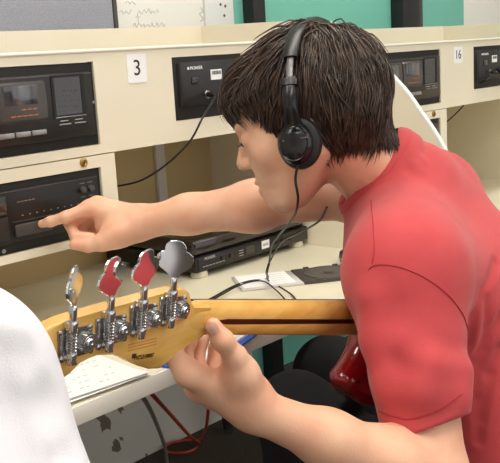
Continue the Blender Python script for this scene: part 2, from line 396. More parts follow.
for x in (-.098, -.063): b.box(X0+x, X0+x+.026, yf-.009, yf-.006, CZ-.1165, CZ-.1140, .0005)
obj('button', b, 'silver', dk)
b = MB()
for x in (-.094, -.06): b.box(X0+x, X0+x+.018, yf-.0065, yf-.006, CZ-.1095, CZ-.108)
b.box(X0-.104, X0-.034, yf-.0078, yf-.0074, CZ-.1022, CZ-.1012)
obj('print', b, 'pale_ink', dk, smooth=False)
b = MB(); b.lathe((X0-.005, yf+.004, CZ-.081), (0, -1, 0), [(.003, 0), (.003, .001), (.001, .0018)], 12); obj('screw', b, 'silver', dk)
dk2 = dup(dk, (DX, 0, DZ), 'twin cassette deck in the carrel cabinet beside the sign 16')
# ------------------------------------------------------------------ headphone unit
X1 = PH[0]
ph = thing('headphone_unit', 'black headphone control box with a cord plugged in, right of the sign 3', 'headphone unit', (X1, yf, PH[2]), 'headphone units')
b = MB(); b.box(PH[0]+.001, PH[1]-.001, yf+.003, yf+.12, PH[2]+.001, PH[3]-.001, .001); obj('case', b, 'black_matte', ph)
b = MB(); pts = [Vector((X1+.014, yf+.003, 0)), Vector((X1+.017, yf-.007, 0)), Vector((X1+.024, yf-.011, 0)), Vector((X1+.196, yf-.011, 0)), Vector((X1+.206, yf+.003, 0))]
b.prism([p+Vector((0, 0, CZ-.11)) for p in pts], Vector((0, 0, .093)), .0015); fp = obj('faceplate', b, 'face', ph)
b = MB(); add_text(b, 'PIONEER', .0095, (X1+.060, yf-.0114, CZ-.030), (1, 0, 0), (0, 0, 1)); b.ball((X1+.036, yf-.0112, CZ-.030), .0032, (1, .15, 1), 10); obj('lettering', b, 'white', ph, smooth=False)
b = MB(); b.box(X1+.103, X1+.137, yf-.0122, yf-.011, CZ-.058, CZ-.036); b.mi = 1
for k in range(9): b.box(X1+.107+k*.0031, X1+.1085+k*.0031+(k % 3)*.0004, yf-.0125, yf-.012, CZ-.047, CZ-.039)
obj('barcode_label', b, ['white', 'ink'], ph, smooth=False)
b = MB(); b.box(X1+.042, X1+.068, yf-.0135, yf-.0105, CZ-.064, CZ-.048, .001); b.mi = 1; b.box(X1+.045, X1+.065, yf-.0138, yf-.0133, CZ-.053, CZ-.050); obj('socket', b, ['black_gloss', 'face2'], ph)
b = MB(); b.lathe((X1+.087, yf-.011, CZ-.088), (0, -1, 0), [(.009, 0), (.009, .003), (.006, .004)], 16); obj('jack', b, 'chrome_dark', ph)
b = MB(); b.lathe((X1+.150, yf-.011, CZ-.088), (0, -1, 0), [(.011, 0), (.0105, .012), (.009, .0135)], 18); obj('knob', b, 'black', ph)
ph2 = dup(ph, (DX, 0, DZ), 'black headphone control box with a cord plugged in, right of the sign 16')
def cord(name, pts, r, m, label, cat='cable', group=None, n=8):
    b = MB(); b.tube(catmull(pts, n), r, 8); return one(name, b, m, label, cat, group)
def jack_cord(off, pts, label):
    o = Vector(off); j = Vector((X1+.087, yf-.011, CZ-.088)) + o
    r = thing('audio_cable', label, 'cable', j, 'cords from the headphone units')
    b = MB(); b.tube([j+Vector((0, -.003, 0)), j+Vector((-.002, -.02, -.001)), j+Vector((-.003, -.03, -.004))], [.0062, .0058, .003], 12); obj('plug', b, 'black', r)
    b = MB(); b.tube(catmull([j+Vector((-.003, -.028, -.004))] + pts, 8), .0022, 8); obj('cord', b, 'cable', r)
jack_cord((0, 0, 0), [P(203, 117, 1.86), P(190, 141, 1.87), P(167, 164, 1.90), P(142, 180, 1.92), P(118, 186, 1.96), P(104, 187, 2.02)], 'thin black cord curving from the headphone unit beside the sign 3')
jack_cord((DX, 0, DZ), [P(470, 92, 2.93), P(463, 106, 2.96), P(450, 119, 3.02), P(443, 124, 3.12), P(436, 126, 3.2)], 'thin black cord curving from the headphone unit beside the sign 16')
# ------------------------------------------------------------------ lower player
X2 = LO[1]
lo = thing('disc_player', 'black disc player in the lower cabinet, its key pressed by a finger', 'disc player', (X2, yf, LO[2]), 'disc players')
b = MB(); b.box(LO[0]+.001, LO[1]-.001, yf+.005, yf+.25, LO[2]+.001, LO[3]-.001, .001); obj('case', b, 'black_matte', lo)
b = MB(); b.box(X2-.427, X2-.013, yf-.003, yf+.005, CZ-.316, CZ-.220, .002); b.mi = 1; b.box(X2-.426, X2-.014, yf-.0036, yf-.002, CZ-.2235, CZ-.2222, .0003); b.box(X2-.213, X2-.016, yf-.0036, yf-.002, CZ-.2795, CZ-.2782, .0003); obj('faceplate', b, ['black', 'face2'], lo)
b = MB(); b.box(X2-.40, X2-.224, yf-.006, yf-.003, CZ-.262, CZ-.228, .001); b.mi = 1; b.box(X2-.40, X2-.224, yf-.0065, yf-.003, CZ-.2455, CZ-.2445); obj('display', b, ['screen', 'face2'], lo)
b = MB(); b.box(X2-.40, X2-.224, yf-.0065, yf-.003, CZ-.308, CZ-.266, .0012); tr = obj('disc_tray', b, 'face', lo)
for x in (-.051, -.032):
    b = MB(); b.lathe((X2+x, yf-.003, CZ-.2435), (0, -1, 0), [(.0065, 0), (.006, .006), (.005, .0068)], 18); obj('knob', b, 'face2', lo)
b = MB()
for k in range(9): b.box(X2-.193+k*.0157, X2-.189+k*.0157, yf-.0036, yf-.003, CZ-.270, CZ-.268)
for x in (-.051, -.032): b.box(X2+x-.006, X2+x+.006, yf-.0036, yf-.003, CZ-.232, CZ-.2305); b.box(X2+x-.006, X2+x+.006, yf-.0036, yf-.003, CZ-.258, CZ-.2565)
for k in range(5): b.box(X2-.20+k*.008, X2-.194+k*.008, yf-.0036, yf-.003, CZ-.2445, CZ-.2428)
obj('print', b, 'dim_print', lo, smooth=False)
b = MB(); b.box(X2-.211, X2-.13, yf-.0075, yf-.003, CZ-.306, CZ-.284, .002); obj('play_key', b, 'face2', lo)
b = MB(); b.box(X2-.125, X2-.03, yf-.007, yf-.003, CZ-.304, CZ-.284, .002); obj('skip_key', b, 'face', lo)
b = MB(); b.lathe((X2-.233, yf+.005, CZ-.3285), (0, -1, 0), [(.004, 0), (.004, .001), (.001, .002)], 12); obj('screw', b, 'silver', lo)
lo2 = dup(lo, (DX, 0, DZ), 'black disc player in the lower cabinet beyond the curved partition')
# ------------------------------------------------------------------ record player
tx0, tx1, ty0, ty1 = 1.402, 1.819, 1.430, 1.745
tt = thing('record_player', 'black record player with smoked lid on the desk under the pointing arm', 'record player', (1.6, 1.58, TOP))
if True:
    b = MB(); b.box(tx0, tx1, ty0, ty1, TOP+.014, TOP+.050, .004); obj('plinth', b, 'black', tt)
    b = MB(); b.box(tx0+.008, tx1-.008, ty0-.003, ty0+.002, TOP+.017, TOP+.047, .0015); b.mi = 1
    b.box(tx0+.17, tx0+.20, ty0-.0036, ty0-.002, TOP+.024, TOP+.044); obj('front_panel', b, ['face', 'screen'], tt)
    b = MB(); add_text(b, 'PIONEER', .009, (tx0+.045, ty0-.0036, TOP+.044), (1, 0, 0), (0, 0, 1))
    for k in range(7): b.box(tx0+.02+k*.011, tx0+.028+k*.011, ty0-.0036, ty0-.003, TOP+.026, TOP+.0272)
    for k in range(3): b.box(tx0+.145, tx0+.16, ty0-.0036, ty0-.003, TOP+.026+k*.006, TOP+.0272+k*.006)
    obj('lettering', b, 'pale_ink', tt, smooth=False)
    for x in (.085, .115, .285, .31, .335):
        b = MB(); b.lathe((tx0+x, ty0-.003, TOP+.034), (0, -1, 0), [(.006, 0), (.0055, .004), (.004, .0048)], 14); obj('button', b, 'black', tt)
    b = MB(); b.box(tx0+.228, tx0+.256, ty0-.0042, ty0-.003, TOP+.026, TOP+.046); b.mi = 1; b.box(tx0+.232, tx0+.252, ty0-.0045, ty0-.004, TOP+.033, TOP+.039); obj('price_sticker', b, ['white', 'pale_ink'], tt, smooth=False)
    b = MB()
    b.box(tx0+.004, tx1-.004, ty0+.006, ty1-.002, TOP+.050, TOP+.088, .010, seg=4)
    M['smoke'] = mat('smoked_acrylic', (38, 30, 28), .12, coat=.6)
    obj('dust_cover', b, 'smoke', tt)
    for x in (tx0+.03, tx1-.03):
        for y in (ty0+.02, ty1-.03):
            b = MB(); b.cyl((x, y, TOP), (x, y, TOP+.015), .021, .019, bev=.002); obj('foot', b, 'desk', tt, label='cream rubber foot')
# ------------------------------------------------------------------ open disc case
cs = thing('disc_case', 'open disc case with white booklet and black tray on the desk', 'disc case', (1.62, 1.26, TOP))
cs['label'] = 'open disc case, white booklet beside a black tray, on the desk'
A_, B_, C_, D_ = [onZ(x, y, TOP) for x, y in ((230.5, 276), (281, 270), (297, 283.5), (242, 292))]
E_, F_ = onZ(346, 263.5, TOP), onZ(350, 280, TOP)
Z1 = Vector((0, 0, 1))
ex = (E_-A_).normalized(); ey = Z1.cross(ex); w1 = .138; h1 = .118
o0 = onZ(242, 292, TOP) + Vector((0, 0, .0005))
def case_pt(u, v, z=0): return o0 + ex*u + ey*v + Z1*z
b = MB(); b.prism([case_pt(0, 0), case_pt(w1, 0), case_pt(w1, h1), case_pt(0, h1)], Z1*.005, .0008); ld = obj('lid', b, 'screen', cs)
M['acryl'] = mat('clear_acrylic', (214, 212, 208), .12, spec=.5); ld.data.materials[0] = M['acryl']
b = MB(); b.prism([case_pt(.006, .005, .0052), case_pt(w1-.016, .005, .0052), case_pt(w1-.016, h1-.005, .0052), case_pt(.006, h1-.005, .0052)], Z1*.0016); b.mi = 1
for k in range(5): b.prism([case_pt(.075, .02+k*.018, .0069), case_pt(.11, .02+k*.018, .0069), case_pt(.11, .0215+k*.018, .0069), case_pt(.075, .0215+k*.018, .0069)], Z1*.0002)
obj('booklet', b, ['white', 'pale_ink'], cs, smooth=False)
b = MB(); b.prism([case_pt(w1+.001, 0), case_pt(w1+.142, 0), case_pt(w1+.142, h1), case_pt(w1+.001, h1)], Z1*.007, .001)
b.lathe(case_pt(w1+.075, h1/2, .007), Z1, [(.058, 0), (.058, .0012), (.056, .0012), (.055, .0002), (.02, .0002), (.019, .001), (.013, .001), (.0125, .003), (.004, .004), (.001, .004)], 40)
for u, v in ((.03, .0), (.1, .0), (.03, h1-.006), (.1, h1-.006)): b.prism([case_pt(w1+u, v, .007), case_pt(w1+u+.012, v, .007), case_pt(w1+u+.012, v+.006, .007), case_pt(w1+u, v+.006, .007)], Z1*.003)
M['tray'] = mat('charcoal_tray', (72, 68, 66), .4)
obj('tray', b, 'tray', cs)
# rounded black case further along the desk
b = MB(); c = onZ(353, 262, TOP); b.lathe(c, Z1, [(.02, 0), (.03, .002), (.033, .012), (.031, .026), (.02, .034), (.004, .036)], 28); b.mi = 1; b.lathe(c+Z1*.012, Z1, [(.033, -.001), (.0342, 0), (.033, .001)], 28)
one('round_case', b, ['black', 'pale_ink'], 'round black case with a pale rim on the desk, mostly behind the red shirt', 'case')
# ------------------------------------------------------------------ sheet music and blue folder on the desk's front edge
sh = thing('sheet_music', 'loose white sheets of handwritten music on the desk edge below the headstock', 'paper', onZ(110, 385, TOP))
s0 = onZ(150, 376.5, TOP); s1 = onZ(60, 407, TOP); sx = (s0-s1).normalized(); sy = Z1.cross(sx)
W_, H_ = .30, .19
for lay in range(2):
    b = MB(); sx2 = (sx + sy*(.05 if lay == 0 else 0)).normalized(); sy2 = Z1.cross(sx2); bm = b.bm; rows = []
    org = s0 - sx2*W_ - sy2*.003 - sx*.004*(1-lay)
    for j in range(13):
        v = j/12; z = .0012+.0018*lay + (.0045+.001*lay)*math.exp(-(v/.13)**2)
        rows.append([[bm.verts.new(org + sx2*(u*W_) + sy2*(v*H_) + Z1*(z+dz)) for u in (0, 1)] for dz in (.0006, 0)])
    for r0, r1 in zip(rows, rows[1:]):
        bm.faces.new((r0[0][0], r0[0][1], r1[0][1], r1[0][0])); bm.faces.new((r0[1][0], r1[1][0], r1[1][1], r0[1][1]))
        for k in (0, 1): bm.faces.new((r0[0][k], r1[0][k], r1[1][k], r0[1][k]))
    for r in (rows[0], rows[-1]): bm.faces.new((r[0][0], r[0][1], r[1][1], r[1][0]))
    obj('sheet', b, 'white', sh)
b = MB()
for row in range(7):
    for k in range(22):
        if RNG.random() < .45: continue
        u0 = .02 + k*.012; v0 = .03 + row*.025
        p = org + sx*(u0+.003*RNG.random()) + sy*(v0+.004*RNG.random()) + Z1*(.0037+.0055*math.exp(-((v0)/H_/.13)**2))
        e = .004+.005*RNG.random()
        b.prism([p, p+sx*e, p+sx*e+sy*.0012, p+sy*.0012], Z1*.0003)
obj('notes', b, 'ink_grey', sh, smooth=False)
M['pale_ink2'] = M['ink_grey']
fo = thing('ring_binder', 'blue plastic folder holding white paper on the desk edge beside the hand', 'folder', onZ(215, 350, TOP))
c0 = onZ(206, 373, TOP); fx = (onZ(258, 335.5, TOP)-c0).normalized(); fy = Z1.cross(fx)
b = MB(); b.prism([c0+Z1*.0005, c0+fx*.24+Z1*.0005, c0+fx*.24+fy*.125+Z1*.0005, c0+fy*.125+Z1*.0005], Z1*.004, .0012); obj('cover', b, 'blue', fo)
i0 = c0+fx*.012+fy*.012+Z1*.0046
b = MB(); b.prism([i0, i0+fx*.215, i0+fx*.215+fy*.102, i0+fy*.102], Z1*.004); obj('paper', b, 'white', fo, smooth=False)
# ------------------------------------------------------------------ cables under the desk
cord('floor_cable', [P(138, 376, 1.62)+Vector((0, .02, 0)), P(146, 388, 1.75), P(170, 414, 2.1), P(190, 436, 2.45), onZ(200, 444, .012), onZ(188, 452, .012), onZ(168, 452, .012), onZ(166, 445, .012), onZ(185, 440, .012), onZ(200, 440, .012), P(206, 428, 2.5), P(209, 400, 2.3), P(211, 370, 2.1), P(214, 358, 1.98)], .0045, 'red_cable', 'red cable hanging under the desk and looping on the floor')
cord('floor_cable', [P(126, 378, 1.62)+Vector((0, .02, 0)), P(132, 386, 1.72), P(146, 402, 1.9), P(157, 425, 2.2), P(165, 448, 2.5), onZ(168, 470, .006), onZ(172, 490, .006)], .005, 'grey_cable', 'grey cable hanging under the desk beside the red one')
# ------------------------------------------------------------------ smooth implicit bodies
def A(v): return np.array((v[0], v[1], v[2]), float)
class Body:
    def __init__(s): s.ops = []; s.pts = []
    def add(s, fn, lo, hi, k, op='u'): s.ops.append((op, fn, np.array(lo), np.array(hi), k)); return s
    def cap(s, a, b, ra, rb, k=.01, op='u'):
        a, b = A(a), A(b); ba = b-a; L = max(ba@ba, 1e-9)
        def fn(p):
            q = p-a; t = np.clip(q@ba/L, 0, 1); return np.sqrt(((q-t[:, None]*ba)**2).sum(1)) - (ra+(rb-ra)*t)
        R = max(ra, rb); return s.add(fn, np.minimum(a, b)-R, np.maximum(a, b)+R, k, op)
    def chain(s, pts, rs, k=.01, k0=None, op='u'):
        for i in range(len(pts)-1): s.cap(pts[i], pts[i+1], rs[i], rs[i+1], (k0 if i == 0 and k0 is not None else k), op)
        return s
    def ecap(s, a, b, ra, rb, axis, sc, k=.02, op='u', sc2=None):
        # capsule whose section is stretched by sc (to sc2) along axis
        a, b, ax = A(a), A(b), A(axis); ba = b-a; L = ba@ba; ax = ax - ba*(ax@ba)/L; ax /= np.linalg.norm(ax); sc2 = sc if sc2 is None else sc2
        def fn(p):
            q = p-a; t = np.clip(q@ba/L, 0, 1); pr = q-t[:, None]*ba; c = pr@ax; S = sc+(sc2-sc)*t
            pr = pr + (c*(1/S-1))[:, None]*ax; return np.sqrt((pr**2).sum(1)) - (ra+(rb-ra)*t)
        R = max(ra, rb)*max(sc, sc2, 1); return s.add(fn, np.minimum(a, b)-R, np.maximum(a, b)+R, k, op)
    def ell(s, c, axes, r, k=.01, op='u'):
        c = A(c); Rm = np.array([A(x) for x in axes]); r = np.array(r, float)
        def fn(p):
            q = (p-c)@Rm.T/r; k0 = np.sqrt((q**2).sum(1))+1e-9; k1 = np.sqrt(((q/r)**2).sum(1))+1e-9; return k0*(k0-1)/k1
        R = r.max(); return s.add(fn, c-R, c+R, k, op)
    def half(s, o, n, k=.004):      # keep the side the normal points away from
        o, n = A(o), A(n); n = n/np.linalg.norm(n)
        return s.add(lambda p: (p-o)@n, o-9, o+9, k, 'i')
    def halfin(s, o, n, lo_hi, k=.004):
        return s
    def ev(s, p, sel=None):
        d = np.full(len(p), 1.0)
        for i, (op, fn, lo, hi, k) in enumerate(s.ops):
            if sel is not None and not sel[i]: continue
            e = fn(p)
            if op == 'u': h = np.maximum(k-np.abs(d-e), 0)/k; d = np.minimum(d, e) - h*h*k*.25
            elif op == 's': e = -e; h = np.maximum(k-np.abs(d-e), 0)/k; d = np.maximum(d, e) + h*h*k*.25
            elif op == 'i': h = np.maximum(k-np.abs(d-e), 0)/k; d = np.maximum(d, e) + h*h*k*.25
            else: d = d + e
        return d
    def evp(s, p): return s.ev(np.array([A(p)]))[0]
    def grad(s, p, h=.001):
        p = np.atleast_2d(p); g = np.stack([s.ev(p+h*np.eye(3)[i])-s.ev(p-h*np.eye(3)[i]) for i in range(3)], 1)
        return g/(np.linalg.norm(g, axis=1)[:, None]+1e-9)
    def hit(s, x, y, D0=.5, D1=2.2, lift=0):
        d = A(ray(x, y)); t = D0
        L = np.linalg.norm(d)
        for _ in range(200):
            e = s.ev((A(EYE)+d*t)[None])[0]
            if e < .0003: break
            t += max(min(e, .05), .0004)*.7/L
            if t > D1: return None
        p = A(EYE)+d*t
        if lift: p = p + s.grad(p)[0]*lift
        return Vector(p)
    def mesh(s, vox, n=24):
        lo = np.min([o[2] for o in s.ops if o[0] == 'u'], 0)-.02; hi = np.max([o[3] for o in s.ops if o[0] == 'u'], 0)+.02
        nb = np.ceil((hi-lo)/(vox*n)).astype(int); off = 1 << 14
        CK, CV, QK = [], [], []
        gi = np.stack(np.meshgrid(*[np.arange(n+1)]*3, indexing='ij'), -1).reshape(-1, 3)
        key = lambda ijk: (ijk[..., 0].astype(np.int64) << 40) + (ijk[..., 1].astype(np.int64) << 20) + ijk[..., 2]
        for bx in range(nb[0]):
            for by in range(nb[1]):
                for bz in range(nb[2]):
                    b0 = np.array((bx, by, bz))*n; p0 = lo+b0*vox; p1 = p0+n*vox
                    sel = [op in 'id' or bool(np.all(l-k-2*vox < p1) and np.all(h+k+2*vox > p0)) for op, fn, l, h, k in s.ops]
                    if not any(q and o[0] == 'u' for q, o in zip(sel, s.ops)): continue
                    c = (p0+p1)/2
                    if abs(s.ev(c[None], sel)[0]) > .95*n*vox+.01 and s.ev(c[None], sel)[0] < .9: continue
                    d = s.ev(p0+gi*vox, sel).reshape(n+1, n+1, n+1)
                    if d.min() > 0 or d.max() < 0: continue
                    acc = np.zeros((n, n, n, 3)); cnt = np.zeros((n, n, n))
                    cor = np.array([(i, j, k) for i in (0, 1) for j in (0, 1) for k in (0, 1)])
                    for ax in range(3):
                        for u in (0, 1):
                            for v in (0, 1):
                                a = [0, 0, 0]; o = [q for q in range(3) if q != ax]; a[o[0]] = u; a[o[1]] = v; e = list(a); e[ax] = 1
                                da = d[a[0]:a[0]+n, a[1]:a[1]+n, a[2]:a[2]+n]; de = d[e[0]:e[0]+n, e[1]:e[1]+n, e[2]:e[2]+n]
                                m = (da < 0) != (de < 0); t = np.where(m, da/np.where(m, da-de, 1), 0)
                                pt = np.zeros((n, n, n, 3)); pt[..., o[0]] = u; pt[..., o[1]] = v; pt[..., ax] = t
                                acc += pt*m[..., None]; cnt += m
                    m = cnt > 0; idx = np.argwhere(m)
                    CK.append(key(idx+b0)); CV.append(p0 + (idx + acc[m]/cnt[m][:, None])*vox)
                    for ax in range(3):
                        o = [(ax+1) % 3, (ax+2) % 3]
                        sl0 = [slice(0, n)]*3; sl1 = [slice(0, n)]*3; sl1 = list(sl1); sl1[ax] = slice(1, n+1)
                        da = d[tuple(sl0)]; de = d[tuple(sl1)]
                        e = np.argwhere((da < 0) != (de < 0))
                        if not len(e): continue
                        fl = da[tuple(e.T)] < 0
                        g = e+b0; q = []
                        for (x, y) in ((0, 0), (1, 0), (1, 1), (0, 1)):
                            h_ = g.copy(); h_[:, o[0]] -= x; h_[:, o[1]] -= y; q.append(key(h_))
                        q = np.stack(q, 1); q[~fl] = q[~fl][:, ::-1]; QK.append(q)
        ck = np.concatenate(CK); cv = np.concatenate(CV); qk = np.concatenate(QK)
        o = np.argsort(ck); ck = ck[o]; cv = cv[o]
        ix = np.searchsorted(ck, qk); ix = np.clip(ix, 0, len(ck)-1); ok = (ck[ix] == qk).all(1)
        return cv, ix[ok]
def np_mesh(name, V, Q, relax=1):
    V = V.copy()
    for _ in range(relax):
        acc = np.zeros_like(V); c = np.zeros(len(V))
        for k in range(4):
            a, b = Q[:, k], Q[:, (k+1) % 4]
            np.add.at(acc, a, V[b]); np.add.at(c, a, 1); np.add.at(acc, b, V[a]); np.add.at(c, b, 1)
        V = V*.5 + .5*acc/np.maximum(c, 1)[:, None]
    me = bpy.data.meshes.new(name); me.vertices.add(len(V)); me.vertices.foreach_set('co', V.astype(np.float32).ravel())
    me.loops.add(Q.size); me.loops.foreach_set('vertex_index', Q.astype(np.int32).ravel())
    me.polygons.add(len(Q)); me.polygons.foreach_set('loop_start', np.arange(0, Q.size, 4, dtype=np.int32))
    try: me.polygons.foreach_set('loop_total', np.full(len(Q), 4, dtype=np.int32))
    except Exception: pass
    me.update(calc_edges=True); me.validate(); return me
def sdf_obj(name, body, vox, mats, parent, relax=1):
    V, Q = body.mesh(vox); return finish(name, np_mesh(name, V, Q, relax), mats, parent, True, False, 0)
# ------------------------------------------------------------------ the player in the red shirt
HC = P(305, 114, 1.33)
HF = cdir(-.93*.95, -.36*.95, .31)
HU = Vector(cdir(-.36, .93, .0)); HU = (HU - HF*HU.dot(HF)).normalized()
HS = HF.cross(HU)
if HS.dot(FW) > 0: HS = -HS
AX = (HF, HS, HU)
def H(f, s, u): return HC + HF*f + HS*s + HU*u
LS, RS = P(404, 272, 1.19), P(430, 197, 1.49)
T1, T6, L3, PEL = P(406, 198, 1.405), P(458, 290, 1.42), P(508, 410, 1.42), P(528, 500, 1.40)
LA = (RS-LS).normalized()
LE, LW = P(434, 482, 1.125), P(256, 410, 1.03)
RE, RW = P(310, 193, 1.57), P(144, 222, 1.645)
person = thing('person', 'person in a red T-shirt wearing headphones and pointing at the disc player', 'person', (PEL.x, PEL.y, 0))
def torso(B, g=0.0, lo=True):
    B.ecap(T1, T6, .074+g, .098+g, LA, 1.0, .03, sc2=1.55)
    B.ecap(T6, L3, .098+g, .10+g, LA, 1.55, .03, sc2=1.4)
    B.ecap(L3, PEL, .10+g, .108+g, LA, 1.4, .03, sc2=1.5)
    B.cap(T1, LS, .054+g, .062+g, .04); B.cap(T1, RS, .062+g, .06+g, .04); B.cap(LS.lerp(T6, .12), T6, .062+g, .09+g, .06); B.cap(RS.lerp(T6, .1), T6, .06+g, .09+g, .05)
body = Body(); torso(body)
# neck and head
NKT, NKB = H(-.035, 0, -.045), P(380, 176, 1.395)
body.cap(NKT, NKB, .056, .062, .02)
body.ell(H(-.012, 0, .031), AX, (.101, .078, .084), .02)
body.ell(H(.045, 0, -.03), AX, (.056, .060, .085), .02)
for s in (-1, 1):
    body.cap(H(-.005, s*.054, -.055), H(.062, s*.022, -.108), .020, .018, .025)
    body.ell(H(.062, s*.043, -.032), AX, (.022, .02, .022), .02)
    body.cap(H(.089, s*.038, .014), H(.097, s*.010, .014), .009, .009, .012)
body.ell(H(.078, 0, -.108), AX, (.018, .02, .016), .015)
body.cap(H(.062, 0, -.05), H(.080, 0, -.085), .035, .026, .02)
for s in (-1, 1): body.ell(H(.104, s*.033, -.005), AX, (.017, .017, .013), .010, 's')
for s in (-1, 1):
    body.ell(H(.083, s*.033, -.006), AX, (.0135, .0150, .0135), .004)       # lids around the eye
    body.ell(H(.099, s*.034, -.008), AX, (.0065, .0125, .0022), .003, 's')   # opening
body.cap(H(.097, 0, .006), H(.117, 0, -.030), .0070, .0080, .010)
body.ell(H(.114, 0, -.035), AX, (.0105, .0100, .0085), .008)
for s in (-1, 1): body.ell(H(.106, s*.0115, -.037), AX, (.010, .0065, .0070), .005)
body.ell(H(.098, 0, -.068), AX, (.0115, .023, .0062), .006); body.ell(H(.095, 0, -.0805), AX, (.0115, .020, .0068), .006)
body.ell(H(.108, 0, -.0738), AX, (.010, .024, .0013), .003, 's')
for s in (-1, 1):
    body.ell(H(-.012, s*.079, -.008), AX, (.017, .006, .031), .006); body.ell(H(-.009, s*.085, -.006), AX, (.009, .004, .018), .005, 's')
# left arm
body.cap(LS, LS.lerp(LE, .5), .057, .048, .03); body.cap(LS.lerp(LE, .5), LE, .046, .042, .03)
def bulge(a, b, t, w): return a.lerp(b, t) + w
body.chain([LE, LE.lerp(LW, .28), LE.lerp(LW, .62), LW], [.041, .0405, .0310, .0238], .025)
# right arm
body.cap(RS, RS.lerp(RE, .5), .054, .049, .03); body.cap(RS.lerp(RE, .5), RE, .048, .045, .03)
body.chain([RE, RE.lerp(RW, .33)+Vector((0, 0, -.006)), RE.lerp(RW, .72), RW], [.043, .043, .033, .0285], .025)
# left hand: palm under the neck, thumb on its back, fingers curled round behind
wr = LW
lk = [P(189, 374, .992), P(199, 388, 1.02), P(213, 396, 1.045), P(228, 402, 1.065)]
for q, r in zip(lk, (.0150, .0155, .015, .0145)): body.cap(P(243, 396, 1.03).lerp(wr, .25), q, .0215, r, .016)
body.chain([wr, P(246, 394, 1.02), P(241, 375, 1.0), P(235, 357, .983)], [.0235, .021, .0185, .0135], .016)       # thenar and thumb root
body.chain([P(235, 357, .983), P(223, 340, .968), P(213, 326, .962)], [.0122, .0105, .0092], .006)
body.ell(P(222, 341, .968), (RT, UP, FW), (.0118, .0105, .011), .006)
fing = [(lk[0], P(171, 353, .990), P(178, 339, 1.008), P(183, 330, 1.022)), (lk[1], P(182, 359, 1.022), P(188, 341, 1.034), P(194, 328, 1.044)),
        (lk[2], P(195, 362, 1.05), P(200, 342, 1.058), P(206, 329, 1.066)), (lk[3], P(213, 368, 1.075), P(216, 348, 1.08), P(220, 334, 1.086))]
for i, f in enumerate(fing):
    r = (.0112, .0112, .0105, .0095)[i]
    body.chain(f, [r*1.12, r*1.02, r*.9, r*.76], .005, .010)
# right hand: forefinger on the key
rk = [P(90, 208, 1.652), P(97, 204, 1.672), P(104, 206, 1.69), P(112, 211, 1.705)]
wr = RW
for q, r in zip(rk, (.0145, .0145, .014, .013)): body.cap(P(132, 222, 1.652).lerp(wr, .4), q, .0235, r, .016)
body.cap(P(134, 225, 1.65), P(104, 226, 1.662), .024, .017, .016)
body.chain([RW, P(118, 234, 1.632), P(103, 242, 1.628)], [.026, .022, .0175], .02)
body.chain([P(103, 243, 1.628), P(88, 246, 1.632), P(74, 245, 1.642)], [.0135, .0112, .0092], .006)
tip = onY(39.5, 223.5, YF-.0075); tip = tip - Vector((0, 1, 0))*.0075
body.chain([rk[0], P(66, 217, 1.640), P(51, 221.5, 1.652), tip], [.0132, .0108, .0095, .0078], .006, .012)
for k, (mcp, c1, c2, c3) in enumerate(((rk[1], (70, 224, 1.664), (75, 236, 1.652), (92, 237, 1.645)), (rk[2], (80, 226, 1.69), (85, 239, 1.675), (97, 238, 1.665)), (rk[3], (90, 229, 1.71), (95, 240, 1.695), (106, 238, 1.685)))):
    body.chain([mcp, P(*c1), P(*c2), P(*c3)], [.0125, .0108, .0098, .0085], .005, .01)
ob = sdf_obj('body', body, .0027, ['skin'], person)
# small face parts: eyes, brows, nails
for s in (-1, 1):
    b = MB(); b.ball(H(.0845, s*.033, -.007), .0118, n=20); ey = obj('eye', b, 'eye', person)
    b = MB(); g_ = H(.0845, s*.033, -.007) + (HF - HU*.25).normalized()*.0098; b.ball(g_, .0045, n=14); obj('iris', b, 'iris', ey)
b = MB()
for s in (-1, 1):
    for k in range(46):
        t = k/45; p0 = H(.104-.014*t*t*1.6, s*(.012+.038*t), .018+.006*math.sin(t*2.6)+.004*(RNG.random()-.5)); p = Vector(A(p0) - body.grad(A(p0))[0]*(body.evp(p0)-.0005))
        d = (HS*s*.8 + HU*(.35-.6*t) - HF*.35*t).normalized()*.007
        b.tube([p, p+d*.6+HF*.0006, p+d], [.0006, .0005, .0001], 4)
    for k in range(16):
        t = k/21; p = H(.0965-.004*abs(t-.5), s*(.022+.023*t), -.006); b.tube([p, p+HF*.004-HU*.003+HS*s*.001, p+HF*.0075-HU*.0035+HS*s*.003], [.0003, .0003, .0001], 4)
obj('eyebrows', b, 'hair', person)
def nail(px, py, w, l, ang, D0=.6, D1=2.0, tilt=None):
    c = body.hit(px, py, D0, D1)
    if c is None: return
    n = Vector(body.grad(A(c))[0]); u = RT*math.cos(ang)+UP*math.sin(ang); u = (u-n*u.dot(n)).normalized(); v = n.cross(u); b = MB(); pts = []
    V = []; N = 9
    for i in range(N):
        for j in range(N):
            a, e = (i/(N-1)-.5)*2, (j/(N-1)-.5)*2
            a2, e2 = a*math.sqrt(1-.5*e*e*.9), e*math.sqrt(1-.5*a*a*.9)
            q = c + u*a2*l/2 + v*e2*w/2; q = Vector(A(q) - A(n)*body.evp(q)*.95 + A(n)*.0006); V.append(q)
    Q = [[i*N+j, i*N+j+1, (i+1)*N+j+1, (i+1)*N+j] for i in range(N-1) for j in range(N-1)]
    b.arrays(V, Q); bmesh.ops.solidify(b.bm, geom=list(b.bm.faces), thickness=.0005); obj('fingernail', b, 'nail', person)
nail(212.5, 328.5, .0125, .014, math.radians(122)); nail(44.5, 219.6, .009, .010, math.radians(190))
